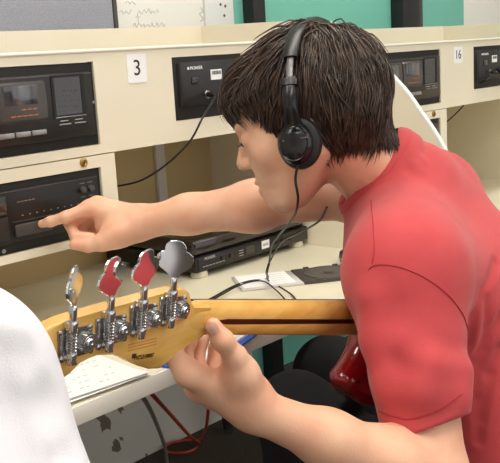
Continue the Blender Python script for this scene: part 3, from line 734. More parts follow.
# T-shirt
sh_ = Body(); torso(sh_, .011)
sh_.ell(P(386, 258, 1.37), (RT, UP, FW), (.062, .085, .09), .05)
hemL, hemR = LS.lerp(LE, .735), RS.lerp(RE, .62)
upL = (LE-LS).normalized(); upR = (RE-RS).normalized()
sh_.cap(LS, LS.lerp(LE, .3), .068, .0665, .03); sh_.chain([LS.lerp(LE, .25), LS.lerp(LE, .5), hemL + upL*.03], [.0665, .062, .0555], .010)
sh_.cap(RS, hemR+upR*.03, .066, .062, .03)
# folds
def fold(pts, r, depth, k=.03, D=None):
    w = []
    for x, y in pts:
        p = sh_.hit(x, y)
        if p is not None: w.append(p - Vector(sh_.grad(A(p))[0])*(r-depth))
    if len(w) > 1: FOLDS.append((w, r, k))
FOLDS = []
fold([(409, 150), (416, 157), (421, 161)], .006, .0012, .012)
fold([(408, 160), (414, 165), (418, 170)], .006, .0012, .012)
fold([(400, 345), (430, 365), (465, 372)], .010, .003)
fold([(392, 385), (420, 392), (462, 398)], .010, .003)
fold([(370, 300), (372, 340), (385, 390)], .012, .003)
for w, r, k in FOLDS: sh_.chain(w, [r]*len(w), k)
GR = []
for pts in ([(496, 262), (484, 290), (474, 316), (468, 345)], [(488, 300), (484, 350), (476, 400), (478, 440)], [(500, 350), (490, 375), (480, 420)], [(500, 318), (488, 340), (474, 362)]):
    w = [sh_.hit(x, y, lift=.001) for x, y in pts]; GR.append([p for p in w if p is not None])
for w in GR: sh_.chain(w, [.0035]*len(w), .012, op='s')
# arm holes, hems, neck opening
sh_.chain([LS.lerp(LE, .45), hemL, hemL+upL*.03], [.040, .0495, .050], .004, op='s')
def cut(B, o, n, rad, c=None):
    # remove everything beyond a plane inside a ball (for hems)
    o, n = A(o), A(n/n.length); c = o if c is None else A(c)
    def fn(p): return np.maximum(-((p-o)@n), np.sqrt(((p-c)**2).sum(1))-rad)
    B.add(fn, c-rad, c+rad, .003, 's')
hemdir = (upL + RT*.26).normalized()
cut(sh_, hemL+upL*.006, hemdir, .082, hemL+upL*.02-LA*.016-RT*.008); sh_.cap(RS.lerp(RE, .5), hemR+upR*.05, .050, .052, .004, 's'); cut(sh_, hemR, upR, .11)
NA = (NKT-NKB).normalized()
ca, cb_ = P(396, 132, 1.42), P(343, 209, 1.385)
e1 = (cb_-ca).normalized(); e2 = cdir(-.06, .04, 1); e2 = (e2 - e1*e2.dot(e1)).normalized(); cn = e1.cross(e2); cn = cn if cn.dot(NA) > 0 else -cn; cc = ca.lerp(cb_, .5)
RING = []
for k in range(49):
    a = 2*math.pi*k/48; rd = e1*math.cos(a)+e2*math.sin(a); r_ = .035
    while r_ < .088 and body.evp(cc+rd*r_) < .006: r_ += .0015
    RING.append(r_)
RING = np.array(RING[:48]); lim = np.array([.0765 if abs(math.cos(2*math.pi*k/48)) > .8 else .078 for k in range(48)]); RING = np.minimum(RING, lim)
for _ in range(6): RING = (np.roll(RING, 1)+2*RING+np.roll(RING, -1))/4
print('ring', RING.min(), RING.max())
rp = [cc + (e1*math.cos(2*math.pi*k/48)+e2*math.sin(2*math.pi*k/48))*float(RING[k % 48]) for k in range(0, 49)]
sh_.chain([p - cn*.026 + (p-cc).normalized()*.003 for p in rp], [.010]*len(rp), .006)
sh_.cap(cc - cn*.02, cc+cn*.1, .052, .070, .006, 's')
sh_.chain([p - cn*.014 + (p-cc).normalized()*.002 for p in rp], [.0065]*len(rp), .012)
cut(sh_, cc + cn*.006, cn, .135)
tsh = sdf_obj('t_shirt', sh_, .003, ['shirt'], person)
# collar rib, seams and hem stitching lie on the shirt
b = MB(); ring = []
for k in range(49):
    a = 2*math.pi*k/48; p = cc + (e1*math.cos(a) + e2*math.sin(a))*(float(RING[k % 48])+.0085); ring.append(p)
V = []; Q = []; prof_ = [(-.004, -.012), (.0012, -.011), (.0026, -.004), (.0018, .004), (-.001, .0075), (-.004, .004)]
for k in range(48):
    a = 2*math.pi*k/48; rad = (e1*math.cos(a)+e2*math.sin(a)).normalized()
    for (dr, dh) in prof_: V.append(ring[k] + rad*dr - rad*.004*dh/.009 + cn*dh)
for k in range(48):
    for j in range(6): Q.append([k*6+j, ((k+1) % 48)*6+j, ((k+1) % 48)*6+(j+1) % 6, k*6+(j+1) % 6])
b.arrays(V, Q); obj('collar', b, 'shirt', person, ang=60)
def seam(pts, r=.0008, m='shirt_seam', n=8, lift=.0002):
    c = catmull([Vector((x, y, 0)) for x, y in pts], n); w = [sh_.hit(p.x, p.y, lift=lift) for p in c]; w = [p for p in w if p is not None]
    if len(w) > 2:
        b = MB(); b.tube(w, r, 6); obj('seam', b, m, tsh)
seam([(371, 200), (373, 225), (374, 250), (372, 264)]); seam([(368, 270), (376, 265), (395, 266), (420, 275), (445, 292), (462, 313), (468, 330)])
seam([(379, 411), (392, 416), (411, 419), (440, 409), (462, 394)], .0008)
# trousers and shoes
HL, HR = PEL - LA*.095 - Vector((0, 0, .03)), PEL + LA*.095 - Vector((0, 0, .03))
KL, KR = P(296, 412, 1.60), P(330, 372, 1.80)
AL, AR = Vector((KL.x+.05, KL.y+.02, .10)), Vector((KR.x+.06, KR.y+.0, .10))
tr = Body(); tr.ecap(PEL+Vector((0, 0, .03)), PEL-Vector((0, 0, .03)), .118, .122, LA, 1.5, .03)
for h, kn, an in ((HL, KL, AL), (HR, KR, AR)):
    tr.chain([h, h.lerp(kn, .5), kn], [.098, .088, .068], .04); tr.chain([kn, kn.lerp(an, .4), an], [.067, .066, .062], .03)
cut(tr, PEL+Vector((0, 0, .075)), Vector((0, 0, 1)), .3)
obj_tr = sdf_obj('trousers', tr, .006, ['pants'], person)
for an in (AL, AR):
    s_ = Body(); d = (KL-HL); d.z = 0; d.normalize(); s_.chain([Vector((an.x, an.y, .05)), Vector((an.x, an.y, .042))+d*.10, Vector((an.x, an.y, .036))+d*.17], [.048, .042, .034], .02)
    s_.cap(Vector((an.x, an.y, .1)), Vector((an.x, an.y, .05)), .045, .045, .02); s_.half(Vector((0, 0, .001)), Vector((0, 0, -1)))
    sdf_obj('shoe', s_, .005, ['black'], person)
# ------------------------------------------------------------------ hair
def scalp(f, s, u): return None
HB = Body()
HB.ell(H(-.012, 0, .029), AX, (.103, .080, .084), .01)
HB.ell(H(-.035, 0, .026), AX, (.088, .085, .083), .03)
HB.ell(H(-.056, 0, -.012), AX, (.052, .068, .056), .03)
def local(p):
    q = Vector(p)-HC; return q.dot(HF), q.dot(HS), q.dot(HU)
HB.cap(NKT, NKT.lerp(NKB, .8), .058, .062, .03)
tiplist = 0
CROWN = Vector((-.065, -.01, .095))
def hairline(f, s, u):
    # True where hair grows on the scalp
    if u > .062: return f < .088
    if f > .060: return u > .058 - (f-.06)*.2 and u > .05
    if f > .020: return u > .010 + (f-.02)*1.1
    if f > -.012: return u > -.034 + max(0, (f+.0))*.6
    return u > -.072
roots = []
while len(roots) < 6000:
    v = RNG.normal(size=3); v /= np.linalg.norm(v)
    p = A(H(-.022, 0, .022)) + (A(HF)*v[0]*.12 + A(HS)*v[1]*.1 + A(HU)*v[2]*.11)
    for _ in range(4): p = p - HB.grad(p)[0]*HB.ev(p[None])[0]
    f, s, u = local(p)
    if hairline(f, s, u): roots.append(p)
roots = np.array(roots); HFn, HSn, HUn = A(HF), A(HS), A(HU); down = np.array((0, 0, -1.0))
ns = 7; nR = len(roots)
pos = roots.copy(); clump = np.array([Vector(r) for r in roots[RNG.integers(0, nR, 260)]])
ci = np.argmin(((roots[:, None, :]-clump[None])**2).sum(2), 1)
crn = RNG.normal(size=(260, 3)); crn2 = RNG.random(260)
lc = np.stack([(roots-A(HC))@HFn, (roots-A(HC))@HSn, (roots-A(HC))@HUn], 1)
lay = RNG.random(nR)
length = .052 + .018*RNG.random(nR) + .012*crn2[ci]
length += np.where(lc[:, 2] > .08, .012, 0) + np.where((lc[:, 0] < -.04) & (lc[:, 2] < .02), .010, 0)
length *= np.where((lc[:, 2] < -.01) & (lc[:, 0] > -.035), .7, 1)
length *= np.where((lc[:, 0] > .03) & (lc[:, 2] < .062), .62, 1)
path = [pos.copy()]
for k in range(ns):
    l = np.stack([(pos-A(HC))@HFn, (pos-A(HC))@HSn, (pos-A(HC))@HUn], 1)
    g = HB.grad(pos); dist = HB.ev(pos)
    away = l - np.array(CROWN); away /= np.linalg.norm(away, axis=1)[:, None]
    w = away[:, :1]*HFn + away[:, 1:2]*HSn + away[:, 2:3]*HUn
    topf = np.clip((l[:, 2]-.03)/.06, 0, 1)[:, None]*np.clip((l[:, 0]+.06)/.06, 0, 1)[:, None]
    dr = w + topf*HFn*.9 + down*(.55*(1-topf)) + (-HUn)*.35*(1-topf) + crn[ci]*(.22+.12*k/ns) + RNG.normal(size=(nR, 3))*.12
    dr = dr - g*(dr*g).sum(1)[:, None]; dr /= np.linalg.norm(dr, axis=1)[:, None]+1e-9
    fr = np.clip((l[:, 0]-.02)/.06, 0, 1)*np.clip((l[:, 2]-.02)/.04, 0, 1)
    target = (.000 + .008*lay + .008*crn2[ci]*(k/ns) + .014*fr + .005*lay**8)*min(1, (k+1)/3) * np.clip(1+(l[:, 2]-.02)*9, .25, 1) * np.where((l[:, 0] > .02) & (l[:, 2] < .05), .55, 1)
    pos = pos + dr*(length/ns)[:, None] + g*np.clip(target-dist, -.004, .012)[:, None]
    path.append(pos.copy())
path = np.stack(path, 1)
# the barber's line at the nape
q0, q1 = P(332, 163, 1.30), P(397, 149, 1.40); qn = A((q1-q0).cross(HS)); qn /= np.linalg.norm(qn)
if qn @ A(HU) > 0: qn = -qn
sd = (path - A(q0)) @ qn + (.006*RNG.normal(size=nR) + .009*crn[ci, 0] + .004)[:, None]*.8
back = lc[:, 0] < .005
for i in np.where(back & (sd.max(1) > 0))[0]:
    k = int(np.argmax(sd[i] > 0))
    if k == 0: path[i] = path[i, :1] + (path[i]-path[i, :1])*.05; continue
    te = (k-1) + sd[i, k-1]/(sd[i, k-1]-sd[i, k]); tn = np.linspace(0, te, ns+1); i0 = np.clip(tn.astype(int), 0, ns-1); fr_ = (tn-i0)[:, None]
    path[i] = path[i, i0]*(1-fr_) + path[i, i0+1]*fr_
wid = (.0009 + .0007*RNG.random(nR))
tt_ = np.linspace(0, 1, ns+1); tap = np.clip(1.15-tt_**2.2*1.12, .05, 1)
V = np.zeros((nR, ns+1, 3, 3)); 
tan = np.gradient(path, axis=1); tan /= np.linalg.norm(tan, axis=2)[..., None]+1e-9
ref = RNG.normal(size=(nR, 1, 3)); u_ = np.cross(tan, ref); u_ /= np.linalg.norm(u_, axis=2)[..., None]+1e-9; v_ = np.cross(tan, u_)
for j in range(3):
    a = 2*math.pi*j/3; V[:, :, j] = path + (u_*math.cos(a)+v_*math.sin(a))*(wid[:, None]*tap)[..., None]
base = (np.arange(nR)*(ns+1)*3)[:, None, None]; kk = np.arange(ns)[None, :, None]*3; jj = np.arange(3)[None, None, :]; j2 = (jj+1) % 3
Q = np.stack([base+kk+jj, base+kk+j2, base+kk+3+j2, base+kk+3+jj], -1).reshape(-1, 4)
Vs = V.reshape(-1, 3)
# cap of hair under the locks
cap_ = Body(); cap_.ell(H(-.018, 0, .028), AX, (.102, .083, .086), .01); cap_.ell(H(-.040, 0, .024), AX, (.089, .088, .086), .03); cap_.ell(H(-.058, 0, -.015), AX, (.054, .072, .058), .03)
cap_.ell(H(.085, 0, -.050), AX, (.085, .2, .098), .012, 's'); cap_.ell(H(.05, .0, -.05), AX, (.068, .2, .055), .01, 's')
cV, cQ = cap_.mesh(.004)
Vall = np.concatenate([cV, Vs]); Qall = np.concatenate([cQ, Q+len(cV)])
finish('hair', np_mesh('hair', Vall, Qall, 0), ['hair'], person, True, False, 0)
# ------------------------------------------------------------------ headphones on the head
hp = thing('headphones', 'black headphones worn over the dark hair of the person in red', 'headphones', HC)
ec = P(296.5, 143, 1.225); en = (HS*.92 + cdir(-.25, .05, -1)*.35).normalized()
eu = (UP - en*UP.dot(en)).normalized()
b = MB(); b.lathe(ec - en*.034, en, [(.022, 0), (.029, .004), (.0312, .012), (.029, .021), (.0245, .024)], 36, su=1.16, u=eu); obj('ear_cushion', b, 'black_matte', hp)
b = MB(); b.lathe(ec - en*.012 - RT*.003, en, [(.0235, 0), (.0245, .004), (.0235, .012), (.0200, .0165), (.0188, .0160), (.0178, .0175), (.011, .0200), (.004, .0205)], 36, su=1.22, u=eu); cup = obj('ear_cup', b, 'black_gloss', hp)
M['cup'] = mat('satin_black_plastic', (24, 24, 27), .24); cup.data.materials[0] = M['cup']
b = MB(); ex_ = en.cross(eu); 
if ex_.dot(RT) < 0: ex_ = -ex_
ty = (eu*.97 + ex_*-.0).normalized(); tx_ = ty.cross(en)
for k in range(12): p = ec+en*.0079 + tx_*(-.017+k*.0030) + ty*(.002+k*.0004); b.prism([p, p+tx_*.0018, p+tx_*.0018+ty*.0018, p+ty*.0018], en*.0006)
for k in range(3): p = ec+en*.0076 + tx_*(-.004+k*.0035) + ty*(-.012); b.prism([p, p+tx_*.0018, p+tx_*.0018+ty*.0016, p+ty*.0016], en*.0006)
obj('print', b, 'dim_print', hp, smooth=False)
# band arc over the head, in the plane of the two ears
e0 = P(295, 122, 1.212); e3 = P(303, 21, 1.31)
ctrl = [P(293.5, 124, 1.206), P(290.5, 104, 1.196), P(289.5, 84, 1.199), P(290, 64, 1.211), P(292.5, 46, 1.230), P(297.5, 31, 1.258), P(305, 23, 1.300), P(314, 21, 1.355), P(325, 28, 1.42)]
far = [H(-.018, -.055, .115), H(-.02, -.092, .07), H(-.02, -.104, .02), H(-.02, -.098, -.01)]
arc = catmull(ctrl + far, 10)
def band(mb, pts, w, t, wdir, rnd=.3):
    rings = []
    for i, p in enumerate(pts):
        tg = (pts[min(i+1, len(pts)-1)]-pts[max(i-1, 0)]).normalized(); wd = (wdir - tg*wdir.dot(tg)).normalized(); nn = tg.cross(wd); ww = w[i] if isinstance(w, list) else w
        rings.append([mb.bm.verts.new(p + wd*ww*math.copysign(abs(math.cos(a))**.5, math.cos(a)) + nn*t*math.copysign(abs(math.sin(a))**.7, math.sin(a))) for a in [2*math.pi*k/12 for k in range(12)]])
    for a, c in zip(rings, rings[1:]):
        for k in range(12): mb.bm.faces.new((a[k], a[(k+1) % 12], c[(k+1) % 12], c[k]))
    mb.bm.faces.new(rings[0][::-1]); mb.bm.faces.new(rings[-1])
wd = (HF*.97 - HU*.1).normalized(); wd = cdir(-.93, -.12, .25)
b = MB(); band(b, arc[:24], [.0085 + .0030*max(0, 1-i/8) for i in range(24)], .0045, wd); obj('yoke', b, 'cup', hp)
b = MB(); band(b, arc[20:38], .0048, .0022, wd); b.mi = 0; obj('slider', b, 'slider', hp); M['silver']
b = MB(); band(b, arc[33:-22], [min(.0115, .0095+.0006*i) for i in range(len(arc[33:-22]))], .0055, wd); obj('headband_pad', b, 'black', hp)
b = MB(); band(b, arc[-24:], .008, .004, wd); b.lathe(H(-.02, -.082, -.01), -HS, [(.034, 0), (.037, .01), (.034, .022), (.028, .026)], 30); obj('far_ear_cup', b, 'cup', hp)
b = MB(); band(b, arc[19:23], .0115, .0062, wd); obj('slider_clamp', b, 'black', hp)
# cables of the headphones, joining above the open disc case
jn = P(269, 263, 1.86)
b = MB(); b.tube(catmull([ec - eu*.030 - en*.004, P(295.5, 180, 1.235), P(298, 200, 1.25), P(293, 218, 1.34), P(280, 234, 1.58), P(272, 246, 1.76), jn], 8), .0019, 8)
b.tube(catmull([P(327, 207, 1.40), P(321, 219, 1.44), P(312, 226, 1.48), P(297, 234, 1.60), P(281, 243, 1.74), jn], 8), .0017, 8)
b.tube(catmull([jn, P(266.5, 272, 1.875), onZ(267, 279, TOP+.008), onZ(250, 281, TOP+.009), onZ(232, 287, TOP+.004), onZ(208, 300, TOP+.003), onZ(190, 306, TOP+.003), onZ(165, 314, TOP+.003), onZ(120, 330, TOP+.003)], 8), .0022, 8)
b.tube(catmull([jn+Vector((.002, 0, 0)), P(267.5, 272, 1.87), onZ(268, 280, TOP+.010), onZ(280, 287, TOP+.003), onZ(291, 294, TOP+.003), onZ(296, 301, TOP+.003), onZ(290, 304, TOP+.003), onZ(277, 291, TOP+.009), onZ(262, 281, TOP+.012), onZ(240, 285, TOP+.008), onZ(212, 300, TOP+.007), onZ(186, 308, TOP+.005)], 8), .0016, 8)
obj('cable', b, 'cable', hp)
# ------------------------------------------------------------------ stool
st = thing('stool', 'black round stool under the person in red', 'stool', (PEL.x, PEL.y, 0))
sz = PEL.z - .165
b = MB(); b.lathe((PEL.x, PEL.y, sz-.05), (0, 0, 1), [(.14, 0), (.185, .006), (.19, .025), (.18, .045), (.10, .05), (.01, .05)], 36); obj('seat', b, 'pants', st)
for k in range(4):
    a = math.pi/4+k*math.pi/2; b = MB(); b.cyl((PEL.x+.12*math.cos(a), PEL.y+.12*math.sin(a), sz-.05), (PEL.x+.19*math.cos(a), PEL.y+.19*math.sin(a), 0), .012, n=12); obj('leg', b, 'post', st)
# ------------------------------------------------------------------ bass guitar
N0, B0 = P(196, 319, .96), P(345, 319, 1.26)
BA = (N0-B0).normalized()                       # towards the headstock
BV = (UP - BA*UP.dot(BA)).normalized(); BN = BA.cross(BV)
if BN.dot(FW) > 0: BN = -BN                     # back of the neck, towards the camera
rr_ = math.radians(13); BV2 = BV*math.cos(rr_) + BN*math.sin(rr_); BN = (BN*math.cos(rr_) - BV*math.sin(rr_)).normalized(); BV = BV2.normalized()
bass = thing('bass_guitar', 'maple-necked bass guitar with a dark red body, held by the person in red', 'bass guitar', B0)
def G(a, v, n): return N0 + BA*a + BV*v + BN*n  # a from the nut, v across, n out of the back
# neck: D section, from the nut to the heel
Lk = .60; ns_ = 26
b = MB(); rings = []
for i in range(ns_+1):
    a = -Lk*i/ns_; hw = .0185 + (.0295-.0185)*i/ns_; th = .0195 + .003*i/ns_
    ring = [G(a, hw*math.copysign(abs(math.cos(t))**.8, math.cos(t)), -.009 + th*abs(math.sin(t))**.85) for t in [math.pi*k/20 for k in range(21)]]
    rings.append([b.bm.verts.new(p) for p in ring])
for r0, r1 in zip(rings, rings[1:]):
    for k in range(20): b.bm.faces.new((r0[k], r0[k+1], r1[k+1], r1[k]))
    b.bm.faces.new((r0[20], r0[0], r1[0], r1[20]))
b.bm.faces.new(rings[0]); b.bm.faces.new(rings[-1][::-1])
neck = obj('neck', b, 'maple', bass, ang=60)
b = MB(); rs = []
for i in range(ns_):
    f = i/(ns_-1); a = -.022 - (Lk-.03)*f; th = .0195+.003*(.03+f*.95); w = .0031*(1 if i else .4)
    rs.append([b.bm.verts.new(G(a, v, -.009 + th + .00025 - 12*v*v)) for v in (-w, -w/2, 0, w/2, w)])
for r0, r1 in zip(rs, rs[1:]):
    for k in range(4): b.bm.faces.new((r0[k], r0[k+1], r1[k+1], r1[k]))
bmesh.ops.solidify(b.bm, geom=list(b.bm.faces), thickness=.0006)
obj('skunk_stripe', b, 'walnut', neck)
b = MB(); b.prism([G(0, .0185, -.0092), G(-Lk, .0295, -.0092), G(-Lk, -.0295, -.0092), G(0, -.0185, -.0092)], -BN*.005, .001); obj('fretboard', b, 'rosewood', bass)
# headstock outline on the plane of its back
HN = .0085
def hs(x, y): return onP(x, y, N0+BN*HN, BN)
out = [(192.5, 310), (191.5, 303), (190, 293), (186, 289), (178, 290), (160, 294.5), (120, 305.5), (85, 315.5), (66, 321), (54, 326), (45, 333), (39, 343), (38, 354), (43, 366), (51, 375), (58, 379.5), (63, 379.5), (70, 373), (80, 363), (88, 356.5), (97, 353), (106, 352.5), (115, 354.5), (126, 360), (138, 366), (150, 369.5), (160, 369), (168, 362), (178, 351.5), (187, 344), (197, 338.5), (204, 336.5)]
poly = [hs(x, y) for x, y in out] + [G(-.012, .0175, HN), ]
b = MB(); b.prism(poly, -BN*.0165, .0022); hst = obj('headstock', b, 'maple', bass, ang=50)
# transition from neck to headstock
b = MB(); rings = []
for i in range(7):
    f = i/6; a = .030 - .055*f
    ring = []
    for t in [math.pi*k/16 for k in range(17)]:
        ring.append(G(a, (.0178)*math.copysign(abs(math.cos(t))**.8, math.cos(t)), -.007 + (.0150+.0040*f)*abs(math.sin(t))**(.35+.5*f)))
    rings.append([b.bm.verts.new(p) for p in ring])
for r0, r1 in zip(rings, rings[1:]):
    for k in range(16): b.bm.faces.new((r0[k], r0[k+1], r1[k+1], r1[k]))
b.bm.faces.new(rings[0]); b.bm.faces.new(rings[-1][::-1]); obj('neck_volute', b, 'maple', bass, ang=60)
M['stamp'] = mat('stamp_ink', (66, 34, 16), .6); M['faded'] = mat('faded_stamp', (196, 120, 50), .4)
hsu = (hs(156, 355)-hs(128, 359.5)).normalized(); hsv = (BN.cross(hsu)).normalized()
b = MB(); add_text(b, 'MZ5218887', .0060, hs(144, 356.5)+BN*.0003, hsu, hsv); p = hs(131.5, 358.5); b.prism([p, p+hsu*.006, p+hsu*.006+hsv*.0045, p+hsv*.0045], BN*.0004); obj('serial_stamp', b, 'stamp', hst, smooth=False)
b = MB()
for k in range(3):
    p0, p1 = hs(128, 345.5+3*k), hs(157, 338.5+3*k); n = 14
    for j in range(n):
        q = p0.lerp(p1, j/n); e = (p1-p0)/n*.6; b.prism([q, q+e, q+e+hsv*.0012, q+hsv*.0012], BN*.0003)
obj('faded_lettering', b, 'faded', hst, smooth=False)
# tuners
KEY = [(.0024, 0), (.003, .004), (.006, .0085), (.011, .0115), (.0155, .0155), (.0172, .0205), (.0162, .0255), (.013, .0285), (.0092, .0288), (.0098, .0325), (.0085, .0362), (.0052, .0388), (0, .0395)]
def tuner(quad, s0, s1, gear, gr, key, kdir, ks, kw_=1.0):
    q = [hs(x, y) for x, y in quad]          # TL TR BR BL of the plate
    b = MB(); b.prism(q, BN*.0018, .0004)
    c = sum(q, Vector())/4
    for p in q:
        e = p.lerp(c, .15); b.lathe(e+BN*.0016, BN, [(.0030, 0), (.0029, .001), (.0018, .0018), (.0005, .002)], 12)
    pl = obj('tuner', b, 'chrome_dark', bass)
    ph_ = .0078
    a0, a1 = onP(s0[0], s0[1], N0+BN*(HN+ph_), BN), onP(s1[0], s1[1], N0+BN*(HN+ph_), BN); d = (a0-a1); L = d.length; d.normalize(); r = .0036*ks
    b = MB(); b.cyl(a1, a1+d*L*.20, r*1.28, n=18, bev=.0006)
    for k in range(6): b.lathe(a1+d*L*(.22+.055*k), d, [(r*.7, 0), (r*1.12, L*.014), (r*1.12, L*.026), (r*.7, L*.042)], 18)
    b.cyl(a1+d*L*.15, a1+d*L*.7, r*.7, n=14); b.cyl(a1+d*L*.56, a1+d*L*.74, r*1.3, n=18, bev=.0006); b.cyl(a1+d*L*.74, a0, r*.95, n=18, bev=.0004)
    u = BN.cross(d).normalized()
    for f in (.10, .65): b.box(-r*1.1, r*1.1, -L*.05, L*.05, -.0078, -.001, 0); 
    vs = b.bm.verts[:]; vs = vs[-16:]
    for i_, v in enumerate(vs):
        f = .10 if i_ < 8 else .65; v.co = a1+d*L*f + u*v.co.x + d*v.co.y + BN*v.co.z
    obj('worm_shaft', b, 'chrome', pl)
    g0 = hs(*gear)+BN*.0018; b = MB(); N = 20; R = gr
    pts = []
    for k in range(N*2):
        rad = R if k % 2 else R*.86
        for o in (-.18, .18):
            t = (k+o)*math.pi/N; pts.append(g0 + (BV*math.cos(t)+BA*math.sin(t))*rad)
    b.prism(pts, BN*.0042); b.lathe(g0+BN*.0042, BN, [(R*.74, 0), (R*.7, .0006), (R*.5, .0006), (R*.48, .0018), (R*.40, .0026), (R*.15, .0028), (R*.1, .0018), (.0003, .0018)], 24)
    obj('gear', b, 'chrome', pl)
    # clover key
    kn = kdir.normalized() if kdir is not None else ((EYE-a0).normalized() + (P(415, 345, 1.14)-a0).normalized()).normalized(); kd = d; kw = kd.cross(kn).normalized(); kn = kw.cross(kd).normalized(); base = a0 - d*.004
    pts = [base + kw*x*key*kw_ + kd*y*key for x, y in KEY] + [base - kw*x*key*kw_ + kd*y*key for x, y in KEY[::-1][1:]]
    pts = [p - kn*.0013 for p in pts]
    b = MB(); b.prism(pts, kn*.0026, .0005); obj('tuning_key', b, 'chrome', pl, smooth=False)
tuner([(56.5, 331), (91, 323.5), (92, 351), (57.5, 362)], (73.4, 306), (71.3, 364), (85, 341), .0096, 1.02, cdir(.965, .1, -.20), 1.05, 1.0)
tuner([(94.5, 319), (125, 313.5), (125.5, 339), (95, 349.5)], (111.3, 296), (108.6, 351), (119.5, 329), .0096, 1.02, None, 1.05, 1.45)
tuner([(129, 306), (156, 302.5), (157, 326), (129.5, 336)], (144.4, 286), (140.8, 338), (152.5, 317.5), .0090, 1.0, None, 1.05, 1.45)
tuner([(159, 297), (185.5, 295.5), (186, 317), (160, 325.5)], (173.9, 277.5), (170.3, 327), (180.5, 309), .0088, 1.06, cdir(.05, .25, -1), 1.05)
# string posts and body
b = MB()
for x, y in ((85, 341), (119.5, 329), (152.5, 317.5), (180.5, 309)):
    p = hs(x, y); b.cyl(p-BN*.014, p-BN*.034, .0045, .004, n=14, bev=.0006)
obj('string_posts', b, 'chrome', bass)
b = MB()
for k, (x, y) in enumerate(((85, 341), (119.5, 329), (152.5, 317.5), (180.5, 309))):
    p = hs(x, y)-BN*.028; b.tube([p, G(0, -.014+.0093*k, -.0165), G(-.80, -.028+.0187*k, -.022)], .0009, 6)
obj('strings', b, 'chrome_dark', bass)
# body of the bass: outline in (a, v), 4.4 cm thick, rounded
OB = [(-.455, .031), (-.50, .050), (-.515, .085), (-.50, .125), (-.51, .152), (-.55, .165), (-.60, .152), (-.68, .160), (-.78, .175), (-.86, .150), (-.90, .09), (-.91, .0), (-.88, -.10), (-.82, -.165), (-.74, -.178), (-.66, -.160), (-.58, -.146), (-.52, -.142), (-.475, -.130), (-.445, -.118), (-.426, -.104), (-.424, -.090), (-.436, -.078), (-.452, -.058), (-.458, -.030)]
# the lower horn is placed where the photo shows it
hn0 = onP(346, 378, N0-BN*.012, BN)-N0; ha, hvv = hn0.dot(BA), hn0.dot(BV)
print('horn a v', ha, hvv)
def body_mesh(mb, outl):
    c = catmull([Vector((a, v, 0)) for a, v in outl + outl[:1]], 5)[:-1]; n = len(c)
    prof_ = [(.0, -.012), (.0, .012), (-.004, .018), (-.010, .0215), (-.018, .0225)]
    prof2 = [(-.018, -.0225), (-.010, -.0215), (-.004, -.018)] + prof_
    rings = []
    nor = []
    for i in range(n):
        t = (c[(i+1) % n]-c[i-1]).normalized(); nor.append(Vector((t.y, -t.x, 0)))
    area = sum(c[i].x*c[(i+1) % n].y - c[(i+1) % n].x*c[i].y for i in range(n))
    sg = 1 if area > 0 else -1
    for d, h in prof2: rings.append([mb.bm.verts.new(G((c[i]+nor[i]*sg*d).x, (c[i]+nor[i]*sg*d).y, -.018+h)) for i in range(n)])
    for r0, r1 in zip(rings, rings[1:]):
        for k in range(n): mb.bm.faces.new((r0[k], r0[(k+1) % n], r1[(k+1) % n], r1[k]))
    for ring in (rings[0], rings[-1]):
        es = [mb.bm.edges.get((ring[k], ring[(k+1) % n])) for k in range(n)]
        bmesh.ops.triangle_fill(mb.bm, use_beauty=True, edges=es)
b = MB(); body_mesh(b, OB); obj('guitar_body', b, 'red_gloss', bass, ang=50)
# ------------------------------------------------------------------ neighbour in the white T-shirt
p2 = thing('person', 'person in a white T-shirt, only a shoulder and sleeve in the frame', 'person', (.16, .42, 0))
q_sh, q_el = P(-58, 392, .62), P(40, 650, .60)
sx_ = Vector((1, 0, 0)); c2 = q_sh + Vector((-.175, -.02, .015)); pel2 = Vector((c2.x, c2.y-.10, .56))
o2 = c2 - sx_*.175
b2 = Body(); w2 = Body()
def tors(B, g):
    B.ecap(c2, c2.lerp(pel2, .5), .085+g, .095+g, sx_, 1.5, .03); B.ecap(c2.lerp(pel2, .5), pel2, .095+g, .10+g, sx_, 1.45, .03)
    B.cap(c2, q_sh, .06+g, .058+g, .04); B.cap(c2, o2, .06+g, .058+g, .04)
tors(b2, 0)
hd2 = c2 + Vector((0, .06, .24))
b2.cap(c2, hd2-Vector((0, .01, .03)), .055, .052, .02); b2.ell(hd2+Vector((0, 0, .03)), (Vector((1, 0, 0)), Vector((0, 1, 0)), Vector((0, 0, 1))), (.077, .095, .095), .02)
b2.ell(hd2+Vector((0, .04, -.03)), (Vector((1, 0, 0)), Vector((0, 1, 0)), Vector((0, 0, 1))), (.058, .055, .085), .02); b2.cap(hd2+Vector((0, .092, .0)), hd2+Vector((0, .112, -.03)), .008, .010, .01)
for s in (-1, 1): b2.ell(hd2+Vector((s*.078, 0, -.01)), (Vector((1, 0, 0)), Vector((0, 1, 0)), Vector((0, 0, 1))), (.007, .018, .03), .006)
el2 = [q_el, o2 + Vector((-.03, .03, -.28))]
for sh0, e0_, sg in ((q_sh, el2[0], -1), (o2, el2[1], 1)):
    wr2 = Vector((c2.x - sg*.09, e0_.y+.18, e0_.z-.04)); b2.chain([sh0, e0_, wr2], [.052, .042, .027], .02)
    hd = (wr2-e0_).normalized(); b2.cap(wr2, wr2+hd*.07, .022, .02, .01)
    for k in range(4):
        side = Vector((1, 0, 0))*(k-1.5)*.017; p0 = wr2+hd*.08+side; L_ = (.065, .075, .07, .055)[k]
        b2.chain([p0, p0+hd*L_*.5+Vector((0, 0, .004)), p0+hd*L_+Vector((0, 0, -.008))], [.0095, .0088, .0075], .004, .01)
    b2.chain([wr2+hd*.02, wr2+hd*.05+Vector((sg*.03, 0, -.005)), wr2+hd*.085+Vector((sg*.036, 0, -.012))], [.015, .012, .009], .006)
sdf_obj('body', b2, .005, ['skin2'], p2)
tors(w2, .012)
